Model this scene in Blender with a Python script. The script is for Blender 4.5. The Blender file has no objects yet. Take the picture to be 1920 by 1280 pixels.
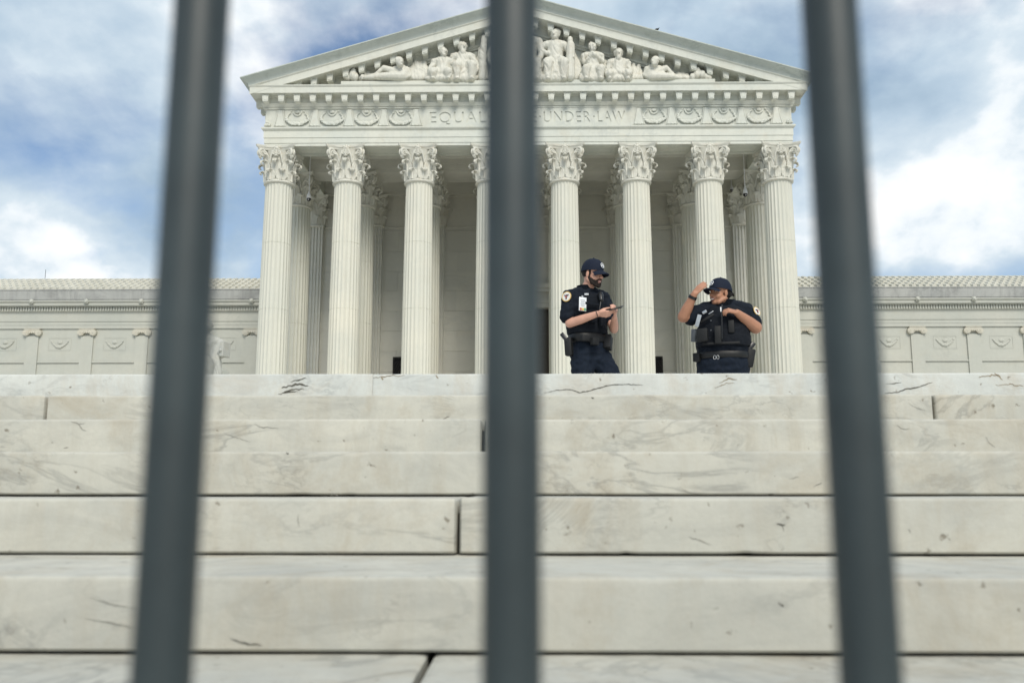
import bpy, bmesh, math, random
import numpy as np
from mathutils import Vector, Matrix, noise, Quaternion

random.seed(7)
scn = bpy.context.scene
COL = scn.collection
PI = math.pi

# ------------------------------------------------------------------ camera
F_PX = 1690.0
PITCH = math.atan(278 / F_PX)
YAW = math.radians(0.82)
CAM = Vector((-0.18, 0.0, -0.4426))
cd = bpy.data.cameras.new('camera')
cam = bpy.data.objects.new('camera', cd)
COL.objects.link(cam)
cam.location = CAM
cam.rotation_euler = (PI / 2 + PITCH, 0, YAW)
cd.sensor_width = 36
cd.lens = F_PX / 1920 * 36
cd.clip_start = 0.02
cd.clip_end = 3000
cd.dof.use_dof = True
cd.dof.focus_distance = 9.5
cd.dof.aperture_fstop = 5.8
scn.camera = cam

# ------------------------------------------------------------------ sky and sun
SUN_EL, SUN_AZ = math.radians(44), math.radians(165)      # azimuth clockwise from +Y
world = bpy.data.worlds.new('World')
scn.world = world
world.use_nodes = True
wt = world.node_tree
wt.nodes.clear()


def wn(t, **kw):
    n = wt.nodes.new(t)
    for k, v in kw.items():
        setattr(n, k, v)
    return n


def wmath(op, a, b=None, c=None):
    n = wn('ShaderNodeMath', operation=op)
    for i, s in enumerate((a, b, c)):
        if s is None:
            continue
        if isinstance(s, (int, float)):
            n.inputs[i].default_value = s
        else:
            wt.links.new(s, n.inputs[i])
    return n.outputs[0]


w_out = wn('ShaderNodeOutputWorld')
w_sky = wn('ShaderNodeTexSky', sky_type='NISHITA')
w_sky.sun_disc = False
w_sky.sun_elevation = SUN_EL
w_sky.sun_rotation = SUN_AZ
w_sky.air_density = 1.0
w_sky.dust_density = 1.2
w_bg = wn('ShaderNodeBackground')
w_bg.inputs[1].default_value = 0.12
w_tc = wn('ShaderNodeTexCoord')
w_sep = wn('ShaderNodeSeparateXYZ')
wt.links.new(w_tc.outputs['Generated'], w_sep.inputs[0])
w_den = wmath('ADD', wmath('MAXIMUM', w_sep.outputs[2], 0.0), 0.62)
w_cx = wmath('DIVIDE', w_sep.outputs[0], w_den)
w_cy = wmath('DIVIDE', w_sep.outputs[1], w_den)
w_cmb = wn('ShaderNodeCombineXYZ')
wt.links.new(w_cx, w_cmb.inputs[0])
wt.links.new(w_cy, w_cmb.inputs[1])
CLOUD_SEED = (17.63, 21.33, 15.7)


def wnoise(scale, detail, rough, dist, off):
    ad = wn('ShaderNodeVectorMath', operation='ADD')
    wt.links.new(w_cmb.outputs[0], ad.inputs[0])
    ad.inputs[1].default_value = off
    n = wn('ShaderNodeTexNoise')
    n.inputs['Scale'].default_value = scale
    n.inputs['Detail'].default_value = detail
    n.inputs['Roughness'].default_value = rough
    n.inputs['Distortion'].default_value = dist
    wt.links.new(ad.outputs[0], n.inputs['Vector'])
    return n.outputs[0]


def wramp(fac, stops):
    r = wn('ShaderNodeValToRGB')
    e = r.color_ramp.elements
    while len(e) < len(stops):
        e.new(0.5)
    for i, (p, c) in enumerate(stops):
        e[i].position = p
        e[i].color = (*c, 1)
    wt.links.new(fac, r.inputs[0])
    return r.outputs[0]


cl_mask = wramp(wnoise(3.6, 10, 0.52, 0.15, CLOUD_SEED), [(0.36, (0, 0, 0)), (0.51, (1, 1, 1))])
cl_col = wramp(wnoise(4.2, 10, 0.53, 0.1, (3.68, 10.3, 5.23)),
               [(0.35, (0.31, 0.42, 0.535)), (0.45, (0.43, 0.54, 0.645)), (0.54, (0.59, 0.68, 0.75)), (0.58, (0.76, 0.81, 0.845)), (0.65, (0.92, 0.93, 0.93))])
w_bg2 = wn('ShaderNodeBackground')
wt.links.new(cl_col, w_bg2.inputs[0])
w_bg2.inputs[1].default_value = 1.0
w_mix = wn('ShaderNodeMixShader')
wt.links.new(w_sky.outputs[0], w_bg.inputs[0])
wt.links.new(cl_mask, w_mix.inputs[0])
wt.links.new(w_bg.outputs[0], w_mix.inputs[1])
wt.links.new(w_bg2.outputs[0], w_mix.inputs[2])
wt.links.new(w_mix.outputs[0], w_out.inputs[0])

sd = bpy.data.lights.new('sun', 'SUN')
sun = bpy.data.objects.new('sun', sd)
COL.objects.link(sun)
sd.energy = 2.5
sd.angle = math.radians(26)
sd.color = (1.0, 0.94, 0.835)
sdir = Vector((math.sin(SUN_AZ) * math.cos(SUN_EL), math.cos(SUN_AZ) * math.cos(SUN_EL), math.sin(SUN_EL)))
sun.rotation_euler = sdir.to_track_quat('Z', 'Y').to_euler()
sun.location = (0, -20, 60)

vs = scn.view_settings
vs.view_transform = 'Standard'
vs.look = 'None'
vs.exposure = 0.25
vs.gamma = 1.0
vs.use_curve_mapping = False
scn.render.engine = 'CYCLES'
scn.cycles.use_denoising = True
try:
    scn.cycles.denoiser = 'OPENIMAGEDENOISE'
except Exception:
    pass
scn.cycles.max_bounces = 8
scn.cycles.diffuse_bounces = 7
scn.cycles.glossy_bounces = 2
scn.cycles.transmission_bounces = 2

# ------------------------------------------------------------------ pixel -> place
_cp, _sp, _cy, _sy = math.cos(PITCH), math.sin(PITCH), math.cos(YAW), math.sin(YAW)


def W(x, y, Y):
    """point at depth Y seen at photograph pixel (x, y)"""
    u = (x - 960) / F_PX
    v = (640 - y) / F_PX
    fy = _cp - _sp * v
    fz = _sp + _cp * v
    X = u * _cy - fy * _sy
    YY = u * _sy + fy * _cy
    s = Y / YY
    return Vector((CAM.x + X * s, Y, CAM.z + fz * s))


# ------------------------------------------------------------------ materials
MATS = {}


class NT:
    def __init__(self, name):
        self.m = bpy.data.materials.new(name)
        self.m.use_nodes = True
        self.t = self.m.node_tree
        self.b = self.t.nodes['Principled BSDF']
        MATS[name] = self.m

    def n(self, ty, **kw):
        x = self.t.nodes.new(ty)
        for k, v in kw.items():
            setattr(x, k, v)
        return x

    def link(self, a, b):
        self.t.links.new(a, b)

    def math(self, op, a, b=None, clamp=False):
        x = self.n('ShaderNodeMath', operation=op, use_clamp=clamp)
        for i, s in enumerate((a, b)):
            if s is None:
                continue
            if isinstance(s, (int, float)):
                x.inputs[i].default_value = s
            else:
                self.link(s, x.inputs[i])
        return x.outputs[0]

    def coord(self, scale=(1, 1, 1), per_object=False, off=(0, 0, 0), use='world'):
        if use == 'world':
            src = self.n('ShaderNodeNewGeometry').outputs['Position']
        else:
            src = self.n('ShaderNodeTexCoord').outputs['Object']
        if per_object:
            oi = self.n('ShaderNodeObjectInfo')
            mu = self.n('ShaderNodeVectorMath', operation='MULTIPLY')
            cb = self.n('ShaderNodeCombineXYZ')
            for i in range(3):
                self.link(oi.outputs['Random'], cb.inputs[i])
            self.link(cb.outputs[0], mu.inputs[0])
            mu.inputs[1].default_value = (37, 91, 53)
            ad = self.n('ShaderNodeVectorMath', operation='ADD')
            self.link(src, ad.inputs[0])
            self.link(mu.outputs[0], ad.inputs[1])
            src = ad.outputs[0]
        mp = self.n('ShaderNodeMapping')
        mp.inputs['Scale'].default_value = scale
        mp.inputs['Location'].default_value = off
        self.link(src, mp.inputs[0])
        return mp.outputs[0]

    def noise(self, vec, scale, detail=5, rough=0.55, dist=0.0):
        x = self.n('ShaderNodeTexNoise')
        x.inputs['Scale'].default_value = scale
        x.inputs['Detail'].default_value = detail
        x.inputs['Roughness'].default_value = rough
        x.inputs['Distortion'].default_value = dist
        self.link(vec, x.inputs['Vector'])
        return x.outputs[0]

    def range(self, v, a, b, c=0.0, d=1.0):
        x = self.n('ShaderNodeMapRange')
        x.clamp = True
        for i, s in enumerate((a, b, c, d)):
            x.inputs[i + 1].default_value = s
        self.link(v, x.inputs[0])
        return x.outputs[0]

    def mix(self, fac, a, b):
        x = self.n('ShaderNodeMix', data_type='RGBA')
        for sock, s in ((x.inputs[0], fac), (x.inputs[6], a), (x.inputs[7], b)):
            if isinstance(s, (int, float)):
                sock.default_value = s
            elif isinstance(s, tuple):
                sock.default_value = (*s, 1)
            else:
                self.link(s, sock)
        return x.outputs[2]

    def bump(self, h, strength, dist=0.01):
        x = self.n('ShaderNodeBump')
        x.inputs['Strength'].default_value = strength
        x.inputs['Distance'].default_value = dist
        self.link(h, x.inputs['Height'])
        self.link(x.outputs[0], self.b.inputs['Normal'])

    def fin(self, col, rough=0.6, spec=0.4, metal=0.0):
        if isinstance(col, tuple):
            self.b.inputs['Base Color'].default_value = (*col, 1)
        else:
            self.link(col, self.b.inputs['Base Color'])
        if isinstance(rough, (int, float)):
            self.b.inputs['Roughness'].default_value = rough
        else:
            self.link(rough, self.b.inputs['Roughness'])
        self.b.inputs['Specular IOR Level'].default_value = spec
        self.b.inputs['Metallic'].default_value = metal
        return self.m


def marble(name, base, alt, vein, stain, s=1.0, vein_amt=0.6, stain_amt=0.5, streak=0.0, per_object=False,
           vein_scale=(1, 1, 1), bump=0.15, rough=0.55, streak_col=(0.3, 0.28, 0.22), slab=0.0):
    t = NT(name)
    c = t.coord((s, s, s), per_object)
    cv = t.coord(tuple(s * k for k in vein_scale), per_object, (3.3, 1.7, 8.1))
    col = t.mix(t.range(t.noise(c, 0.55, 6, 0.6, 0.4), 0.35, 0.65), base, alt)
    fine = t.noise(c, 9.0, 6, 0.65)
    col = t.mix(t.math('MULTIPLY', t.range(fine, 0.42, 0.72), 0.16), col, tuple(k * 0.72 for k in base))
    nv = t.noise(cv, 0.9, 7, 0.62, 1.1)
    line = t.range(t.math('ABSOLUTE', t.math('SUBTRACT', nv, 0.5)), 0.0, 0.03, 1.0, 0.0)
    where = t.range(t.noise(cv, 0.7, 3, 0.5), 0.46, 0.64)
    col = t.mix(t.math('MULTIPLY', t.math('MULTIPLY', line, where), vein_amt), col, vein)
    cloud = t.range(t.noise(cv, 1.6, 7, 0.66, 0.8), 0.52, 0.76)
    col = t.mix(t.math('MULTIPLY', cloud, vein_amt * 0.55), col, vein)
    st = t.range(t.noise(t.coord((s * 0.8, s * 0.8, s * 1.3), per_object, (11, 5, 2)), 1.4, 8, 0.7, 0.5), 0.54, 0.78)
    col = t.mix(t.math('MULTIPLY', st, stain_amt), col, stain)
    if streak:
        sk = t.range(t.noise(t.coord((s * 6, s * 6, s * 0.14), per_object, (1, 9, 4)), 1.0, 6, 0.65), 0.48, 0.74)
        col = t.mix(t.math('MULTIPLY', sk, streak), col, streak_col)
    if slab:
        oi = t.n('ShaderNodeObjectInfo')
        col = t.mix(t.math('MULTIPLY', oi.outputs['Random'], slab), col, alt)
    t.bump(t.math('ADD', fine, t.math('MULTIPLY', t.noise(c, 40, 3, 0.6), 0.5)), bump, 0.004)
    return t.fin(col, t.range(fine, 0.3, 0.7, rough - 0.08, rough + 0.12), 0.35)


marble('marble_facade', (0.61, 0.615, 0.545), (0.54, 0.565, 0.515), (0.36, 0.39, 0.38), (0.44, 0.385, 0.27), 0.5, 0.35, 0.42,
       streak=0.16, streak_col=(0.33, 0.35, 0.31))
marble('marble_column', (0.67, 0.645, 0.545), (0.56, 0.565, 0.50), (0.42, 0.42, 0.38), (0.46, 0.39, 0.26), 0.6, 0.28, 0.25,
       streak=0.38, per_object=True, streak_col=(0.42, 0.37, 0.27), slab=0.7)
marble('marble_carved', (0.63, 0.62, 0.55), (0.56, 0.56, 0.50), (0.45, 0.42, 0.36), (0.47, 0.36, 0.22), 1.3, 0.3, 0.50,
       per_object=True)
marble('marble_ionic', (0.54, 0.52, 0.44), (0.48, 0.46, 0.39), (0.30, 0.29, 0.25), (0.40, 0.31, 0.20), 1.3, 0.3, 0.45)
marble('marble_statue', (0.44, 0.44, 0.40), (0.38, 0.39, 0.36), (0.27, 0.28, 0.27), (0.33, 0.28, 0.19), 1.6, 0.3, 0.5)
marble('marble_wall', (0.64, 0.63, 0.565), (0.57, 0.57, 0.52), (0.47, 0.48, 0.45), (0.52, 0.46, 0.34), 0.45, 0.55, 0.25,
       vein_scale=(0.5, 0.5, 1.8))
marble('marble_wall_block', (0.64, 0.63, 0.565), (0.53, 0.53, 0.485), (0.46, 0.47, 0.44), (0.50, 0.44, 0.32), 0.5, 0.5, 0.3,
       vein_scale=(0.5, 0.5, 2.2), per_object=True, slab=0.6)
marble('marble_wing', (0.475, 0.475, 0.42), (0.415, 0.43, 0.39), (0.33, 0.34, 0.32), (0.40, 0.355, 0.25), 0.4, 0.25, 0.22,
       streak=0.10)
marble('marble_gutter', (0.40, 0.405, 0.385), (0.34, 0.35, 0.34), (0.14, 0.145, 0.145), (0.12, 0.12, 0.12), 0.5, 0.4, 0.6,
       streak=0.4, streak_col=(0.13, 0.13, 0.13))
marble('marble_pediment_top', (0.47, 0.51, 0.475), (0.405, 0.45, 0.425), (0.26, 0.30, 0.28), (0.33, 0.32, 0.25), 0.5, 0.5, 0.3,
       streak=0.25, streak_col=(0.25, 0.28, 0.25))


def step_marble(name, base, alt, grey, brown, vein_amt, brown_amt):
    """weathered Vermont-like marble: mottled ground, slanting grey veins, brown blotches, pits"""
    t = NT(name)
    c = t.coord((1, 1, 1), True)
    sl = t.coord((1.0, 1.0, 2.6), True, (4, 2, 7))
    sl.node.inputs['Rotation'].default_value = (0, 0.32, 0)
    col = t.mix(t.range(t.noise(c, 3.4, 9, 0.66, 0.5), 0.34, 0.66), base, alt)
    oi = t.n('ShaderNodeObjectInfo')
    col = t.mix(t.math('MULTIPLY', oi.outputs['Random'], 0.4), col, alt)
    col = t.mix(t.math('MULTIPLY', t.range(t.noise(sl, 3.2, 10, 0.68, 1.0), 0.46, 0.74), 0.75 * vein_amt), col, grey)
    nv = t.noise(sl, 2.3, 9, 0.6, 1.6)
    line = t.range(t.math('ABSOLUTE', t.math('SUBTRACT', nv, 0.5)), 0.0, 0.035, 1.0, 0.0)
    where = t.range(t.noise(c, 1.9, 4, 0.55, 0.3), 0.44, 0.62)
    col = t.mix(t.math('MULTIPLY', t.math('MULTIPLY', line, where), vein_amt), col, tuple(k * 0.72 for k in grey))
    nv2 = t.noise(sl, 6.5, 8, 0.62, 1.2)
    line2 = t.range(t.math('ABSOLUTE', t.math('SUBTRACT', nv2, 0.5)), 0.0, 0.03, 1.0, 0.0)
    where2 = t.range(t.noise(c, 5.0, 4, 0.6, 0.2), 0.54, 0.68)
    col = t.mix(t.math('MULTIPLY', t.math('MULTIPLY', line2, where2), vein_amt * 0.8), col, tuple(k * 0.7 for k in grey))
    br = t.range(t.noise(t.coord((1, 1, 0.8), True, (7, 7, 1)), 4.2, 10, 0.72, 0.6), 0.50, 0.74)
    col = t.mix(t.math('MULTIPLY', br, brown_amt), col, brown)
    dr = t.range(t.noise(t.coord((14, 14, 1.6), True, (1, 3, 9)), 1.0, 6, 0.65), 0.50, 0.78)
    col = t.mix(t.math('MULTIPLY', dr, brown_amt * 0.5), col, brown)
    fine = t.noise(c, 60, 6, 0.7)
    col = t.mix(t.math('MULTIPLY', t.range(fine, 0.40, 0.72), 0.22), col, tuple(k * 0.68 for k in base))
    pit = t.range(t.noise(c, 34, 3, 0.5), 0.69, 0.75)
    col = t.mix(t.math('MULTIPLY', pit, 0.7), col, tuple(k * 0.4 for k in brown))
    t.bump(t.math('SUBTRACT', t.math('ADD', fine, t.math('MULTIPLY', t.noise(c, 9, 5, 0.6), 1.4)), pit), 0.32, 0.004)
    return t.fin(col, 0.8, 0.10)


step_marble('marble_step', (0.57, 0.555, 0.485), (0.455, 0.455, 0.41), (0.27, 0.275, 0.262), (0.35, 0.295, 0.21), 0.52, 0.62)
step_marble('marble_step_top', (0.62, 0.635, 0.60), (0.55, 0.57, 0.545), (0.34, 0.36, 0.36), (0.42, 0.34, 0.24), 0.55, 0.5)
marble('marble_paving', (0.73, 0.71, 0.65), (0.66, 0.64, 0.585), (0.3, 0.3, 0.29), (0.36, 0.32, 0.25), 1.0, 0.4, 0.4)
marble('roof_tile', (0.60, 0.59, 0.52), (0.50, 0.49, 0.42), (0.36, 0.34, 0.27), (0.42, 0.36, 0.25), 1.5, 0.2, 0.35)


def plain(name, col, rough=0.6, spec=0.4, metal=0.0, var=0.12, scale=30.0, bump=0.0, use='object'):
    t = NT(name)
    c = t.coord(use=use)
    nz = t.noise(c, scale, 5, 0.6)
    cc = t.mix(t.range(nz, 0.3, 0.7), tuple(k * (1 - var) for k in col), tuple(min(1, k * (1 + var)) for k in col))
    if bump:
        t.bump(nz, bump, 0.004)
    return t.fin(cc, rough, spec, metal)


plain('joint_mortar', (0.045, 0.042, 0.036), 0.95, 0.1)
plain('crack_soft', (0.25, 0.24, 0.21), 0.9, 0.1, var=0.35, scale=60)
plain('crack_dark', (0.10, 0.095, 0.08), 0.9, 0.1, var=0.4, scale=60)
plain('crack_brown', (0.27, 0.225, 0.16), 0.9, 0.1, var=0.3, scale=50)
plain('concrete', (0.34, 0.335, 0.32), 0.85, 0.2, var=0.2, scale=6)
plain('asphalt', (0.05, 0.05, 0.052), 0.9, 0.3, var=0.3, scale=60)
plain('barrier_steel', (0.030, 0.042, 0.0445), 0.45, 0.5, 0.0, var=0.22, scale=22, bump=0.06)
plain('bronze_dark', (0.022, 0.021, 0.019), 0.5, 0.5, 0.4)
plain('bronze_door', (0.060, 0.046, 0.030), 0.45, 0.5, 0.5)
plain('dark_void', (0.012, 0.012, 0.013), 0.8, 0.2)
plain('white_paint', (0.78, 0.79, 0.80), 0.4, 0.4, var=0.04)
plain('black_plastic', (0.006, 0.0065, 0.0075), 0.35, 0.5)
plain('camera_glass', (0.008, 0.009, 0.011), 0.08, 0.6)
plain('bird_black', (0.010, 0.010, 0.012), 0.5, 0.3)
plain('uniform_shirt', (0.0056, 0.0088, 0.0155), 0.85, 0.2, var=0.25, scale=35, bump=0.2)
plain('uniform_vest', (0.0048, 0.0070, 0.0112), 0.8, 0.2, var=0.3, scale=60, bump=0.3)
plain('uniform_trousers', (0.0062, 0.0110, 0.0205), 0.85, 0.2, var=0.22, scale=30, bump=0.2)
plain('cap_navy', (0.0065, 0.011, 0.025), 0.8, 0.25, var=0.2, scale=60, bump=0.2)
plain('belt_black', (0.0045, 0.005, 0.0055), 0.5, 0.4, var=0.3)
plain('holster_black', (0.0048, 0.0056, 0.0064), 0.65, 0.4, var=0.3, scale=50, bump=0.2)
plain('shoe_black', (0.01, 0.01, 0.011), 0.3, 0.5)
plain('skin_light', (0.54, 0.30, 0.22), 0.5, 0.35, var=0.10, scale=14, bump=0.05)
plain('skin_brown', (0.37, 0.185, 0.115), 0.48, 0.35, var=0.10, scale=14, bump=0.05)
plain('lip_pink', (0.42, 0.16, 0.14), 0.45, 0.35)
plain('lip_brown', (0.26, 0.11, 0.09), 0.45, 0.35)
plain('teeth', (0.75, 0.72, 0.66), 0.4, 0.4)
plain('hair_dark', (0.012, 0.009, 0.008), 0.75, 0.25, var=0.5, scale=120, bump=0.5)
plain('beard_dark', (0.020, 0.015, 0.013), 0.8, 0.2, var=0.5, scale=120, bump=0.5)
plain('eye_white', (0.36, 0.34, 0.32), 0.25, 0.5)
plain('eye_dark', (0.015, 0.011, 0.009), 0.2, 0.5)
plain('patch_gold', (0.60, 0.41, 0.14), 0.6, 0.3)
plain('patch_white', (0.66, 0.64, 0.60), 0.7, 0.3)
plain('patch_dark', (0.06, 0.045, 0.06), 0.7, 0.3)
plain('patch_red', (0.42, 0.07, 0.06), 0.7, 0.3)
plain('card_white', (0.72, 0.74, 0.76), 0.35, 0.5, var=0.03)
plain('card_grey', (0.36, 0.39, 0.42), 0.4, 0.5)
plain('card_red', (0.50, 0.14, 0.07), 0.5, 0.4)
plain('card_yellow', (0.62, 0.45, 0.12), 0.5, 0.4)
plain('card_green', (0.12, 0.33, 0.17), 0.5, 0.4)
plain('silver', (0.55, 0.55, 0.55), 0.28, 0.5, 0.9)
plain('radio_grey', (0.085, 0.095, 0.105), 0.5, 0.4)


# ------------------------------------------------------------------ object helpers
ORIGIN = {}


def mat_of(m):
    return MATS[m]


def link_obj(name, data, parent=None, loc=(0, 0, 0)):
    """object whose own frame sits at world loc (no rotation); parented without losing its place"""
    o = bpy.data.objects.new(name, data)
    COL.objects.link(o)
    loc = Vector(loc)
    ORIGIN[o.name] = loc.copy()
    if parent is not None:
        o.parent = parent
        o.location = loc - ORIGIN[parent.name]
    else:
        o.location = loc
    return o


def tag(o, label=None, cat=None, group=None, kind=None):
    if label:
        o['label'] = label
    if cat:
        o['category'] = cat
    if group:
        o['group'] = group
    if kind:
        o['kind'] = kind
    return o


def thing(name, loc, label=None, cat=None, group=None, kind=None, parent=None):
    return tag(link_obj(name, None, parent, loc), label, cat, group, kind)


def mesh_from(name, bm, mat, smooth=False, angle=None):
    me = bpy.data.meshes.new(name)
    bm.normal_update()
    bm.to_mesh(me)
    bm.free()
    me.materials.append(mat_of(mat))
    if smooth:
        for p in me.polygons:
            p.use_smooth = True
        if angle is not None:
            me.set_sharp_from_angle(angle=math.radians(angle))
    return me


def part(name, bm, mat, parent, smooth=False, angle=None):
    """bm holds world coordinates; the object is placed at its parent's origin"""
    org = ORIGIN[parent.name] if parent is not None else Vector((0, 0, 0))
    bmesh.ops.translate(bm, verts=bm.verts, vec=-org)
    return link_obj(name, mesh_from(name, bm, mat, smooth, angle), parent, org)


def box(bm, x0, x1, y0, y1, z0, z1):
    v = [bm.verts.new((x, y, z)) for z in (z0, z1) for y in (y0, y1) for x in (x0, x1)]
    for f in ((0, 2, 3, 1), (4, 5, 7, 6), (0, 1, 5, 4), (2, 6, 7, 3), (0, 4, 6, 2), (1, 3, 7, 5)):
        bm.faces.new([v[i] for i in f])
    return v


def bbox(*a, bev=0.0):
    bm = bmesh.new()
    box(bm, *a)
    if bev:
        bmesh.ops.bevel(bm, geom=bm.edges[:], offset=bev, segments=2, profile=0.5, affect='EDGES')
    return bm


def obox(bm, c, ax, ay, az, hx, hy, hz, bev=0.0):
    """oriented box; ax, ay, az unit vectors"""
    b2 = bmesh.new()
    box(b2, -hx, hx, -hy, hy, -hz, hz)
    if bev:
        bmesh.ops.bevel(b2, geom=b2.edges[:], offset=bev, segments=2, profile=0.5, affect='EDGES')
    M = Matrix((ax, ay, az)).transposed()
    mp = {}
    for v in b2.verts:
        mp[v] = bm.verts.new(Vector(c) + M @ v.co)
    for f in b2.faces:
        bm.faces.new([mp[v] for v in f.verts])
    b2.free()


def grid_faces(bm, rows, closed_u=False, closed_v=False):
    n, m = len(rows), len(rows[0])
    for i in range(n if closed_u else n - 1):
        for j in range(m if closed_v else m - 1):
            a, b = rows[i][j], rows[i][(j + 1) % m]
            c, d = rows[(i + 1) % n][(j + 1) % m], rows[(i + 1) % n][j]
            if len({a, b, c, d}) == 4:
                bm.faces.new((a, b, c, d))


def lathe(bm, prof, seg=32, cx=0, cy=0, cap=True):
    rows = [[bm.verts.new((cx + r * math.cos(2 * PI * j / seg), cy + r * math.sin(2 * PI * j / seg), z)) for j in range(seg)]
            for r, z in prof]
    grid_faces(bm, rows, closed_v=True)
    if cap:
        bm.faces.new(rows[0][::-1])
        bm.faces.new(rows[-1])


def frames(pts):
    out = []
    up = Vector((0, 0, 1))
    prev = None
    for i, p in enumerate(pts):
        a = pts[max(0, i - 1)]
        b = pts[min(len(pts) - 1, i + 1)]
        t = (b - a).normalized()
        if prev is None:
            ref = up if abs(t.dot(up)) < 0.95 else Vector((1, 0, 0))
            s = t.cross(ref).normalized()
        else:
            s = (prev - t * prev.dot(t))
            s = s.normalized() if s.length > 1e-6 else t.orthogonal().normalized()
        prev = s
        out.append((t, s, s.cross(t).normalized()))
    return out


def tube(bm, pts, radii, seg=10, flat=1.0, caps=True):
    """round tube with domed ends through pts"""
    pts = [Vector(p) for p in pts]
    if not isinstance(radii, (list, tuple)):
        radii = [radii] * len(pts)
    fr = frames(pts)
    P, R, FR = [], [], []
    if caps:
        t = fr[0][0]
        for k in (0.05, 0.5, 0.87):
            P.append(pts[0] - t * radii[0] * math.sqrt(max(0, 1 - k * k)))
            R.append(radii[0] * k)
            FR.append(fr[0])
    for p, r, f in zip(pts, radii, fr):
        P.append(p)
        R.append(r)
        FR.append(f)
    if caps:
        t = fr[-1][0]
        for k in (0.87, 0.5, 0.05):
            P.append(pts[-1] + t * radii[-1] * math.sqrt(max(0, 1 - k * k)))
            R.append(radii[-1] * k)
            FR.append(fr[-1])
    rows = [[bm.verts.new(p + (f[1] * math.cos(2 * PI * j / seg) + f[2] * flat * math.sin(2 * PI * j / seg)) * r) for j in range(seg)]
            for p, r, f in zip(P, R, FR)]
    grid_faces(bm, rows, closed_v=True)
    bm.faces.new(rows[0][::-1])
    bm.faces.new(rows[-1])


def ell(bm, c, r, M=None, seg=16):
    if isinstance(r, (int, float)):
        r = (r, r, r)
    b2 = bmesh.new()
    bmesh.ops.create_uvsphere(b2, u_segments=seg, v_segments=max(6, seg // 2 + 2), radius=1)
    mp = {}
    for v in b2.verts:
        q = Vector((v.co.x * r[0], v.co.y * r[1], v.co.z * r[2]))
        if M is not None:
            q = M @ q
        mp[v] = bm.verts.new(Vector(c) + q)
    for f in b2.faces:
        bm.faces.new([mp[v] for v in f.verts])
    b2.free()


def remesh(bm, voxel, smooth=4, factor=0.5, folds=None):
    """one continuous surface round everything in bm (world coordinates in, bmesh out)"""
    me = bpy.data.meshes.new('tmp')
    bmesh.ops.recalc_face_normals(bm, faces=bm.faces[:])
    bm.to_mesh(me)
    bm.free()
    o = bpy.data.objects.new('tmp', me)
    COL.objects.link(o)
    r = o.modifiers.new('r', 'REMESH')
    r.mode = 'VOXEL'
    r.voxel_size = voxel
    if smooth:
        s = o.modifiers.new('s', 'SMOOTH')
        s.factor = factor
        s.iterations = smooth
    dg = bpy.context.evaluated_depsgraph_get()
    me2 = bpy.data.meshes.new_from_object(o.evaluated_get(dg))
    bpy.data.objects.remove(o)
    bpy.data.meshes.remove(me)
    b = bmesh.new()
    b.from_mesh(me2)
    bpy.data.meshes.remove(me2)
    if folds:
        b.normal_update()
        d = [folds(v.co, v.normal) for v in b.verts]
        for v, k in zip(b.verts, d):
            v.co += v.normal * k
    return b


def sweep_u(bm, prof, a, yf, yb, close=False):
    """profile (q, z) swept round three sides of a block: half width a, front yf, back yb"""
    rows = []
    for q, z in prof:
        rows.append([bm.verts.new(c) for c in ((-a - q, yb, z), (-a - q, yf - q, z), (a + q, yf - q, z), (a + q, yb, z))])
    grid_faces(bm, rows)
    if close:
        bm.faces.new([r[0] for r in rows])
        bm.faces.new([r[3] for r in rows][::-1])


def sweep_x(bm, prof, x0, x1, y):
    """profile (q, z) swept along X, standing q in front of plane y"""
    rows = [[bm.verts.new((x0, y - q, z)), bm.verts.new((x1, y - q, z))] for q, z in prof]
    grid_faces(bm, rows)
    bm.faces.new([r[0] for r in rows])
    bm.faces.new([r[1] for r in rows][::-1])


# ================================================================== THE GROUND AND THE STEPS
RISER_Y = {k: 1.35 + 0.42 * k for k in range(-2, 6)}
EDGE_PX = {0: 1081, 1: 933.5, 2: 845.5, 3: 785.5, 4: 740, 5: 700}
TOP_Z = {k: W(960, EDGE_PX[k], RISER_Y[k]).z for k in EDGE_PX}
TOP_Z[5] = 0.0
TOP_Z[-1] = TOP_Z[0] - 0.11
TOP_Z[-2] = TOP_Z[0] - 0.22
GROUND_Z = TOP_Z[0] - 0.33

bm = bmesh.new()
S = 1500
vv = [bm.verts.new(p) for p in ((-S, -S, GROUND_Z - 0.15), (S, -S, GROUND_Z - 0.15), (S, S, GROUND_Z - 0.15), (-S, S, GROUND_Z - 0.15))]
bm.faces.new(vv)
tag(part('ground', bm, 'asphalt', None), kind='structure')
tag(part('sidewalk', bbox(-60, 60, -5.0, 0.70, GROUND_Z - 0.3, GROUND_Z), 'concrete', None), kind='structure')
tag(part('plaza', bbox(-60, 60, RISER_Y[5] + 0.40, 66, -0.9, -0.004), 'marble_paving', None), kind='structure')

bm = bmesh.new()
for k in range(-2, 6):
    below = TOP_Z[k - 1] if k > -2 else GROUND_Z
    box(bm, -9, 9, RISER_Y[k] + 0.05, RISER_Y[k] + 0.55, below - 0.25, TOP_Z[k] - 0.03)
steps = tag(part('entrance_steps', bm, 'joint_mortar', None), kind='structure')

JOINT_PX = {-2: None, -1: (803, 1234), 0: (962, 1150), 1: (858, 985), 2: (1607, 890), 3: (905, 815), 4: (85, 762), 5: (699, 720)}


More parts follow.
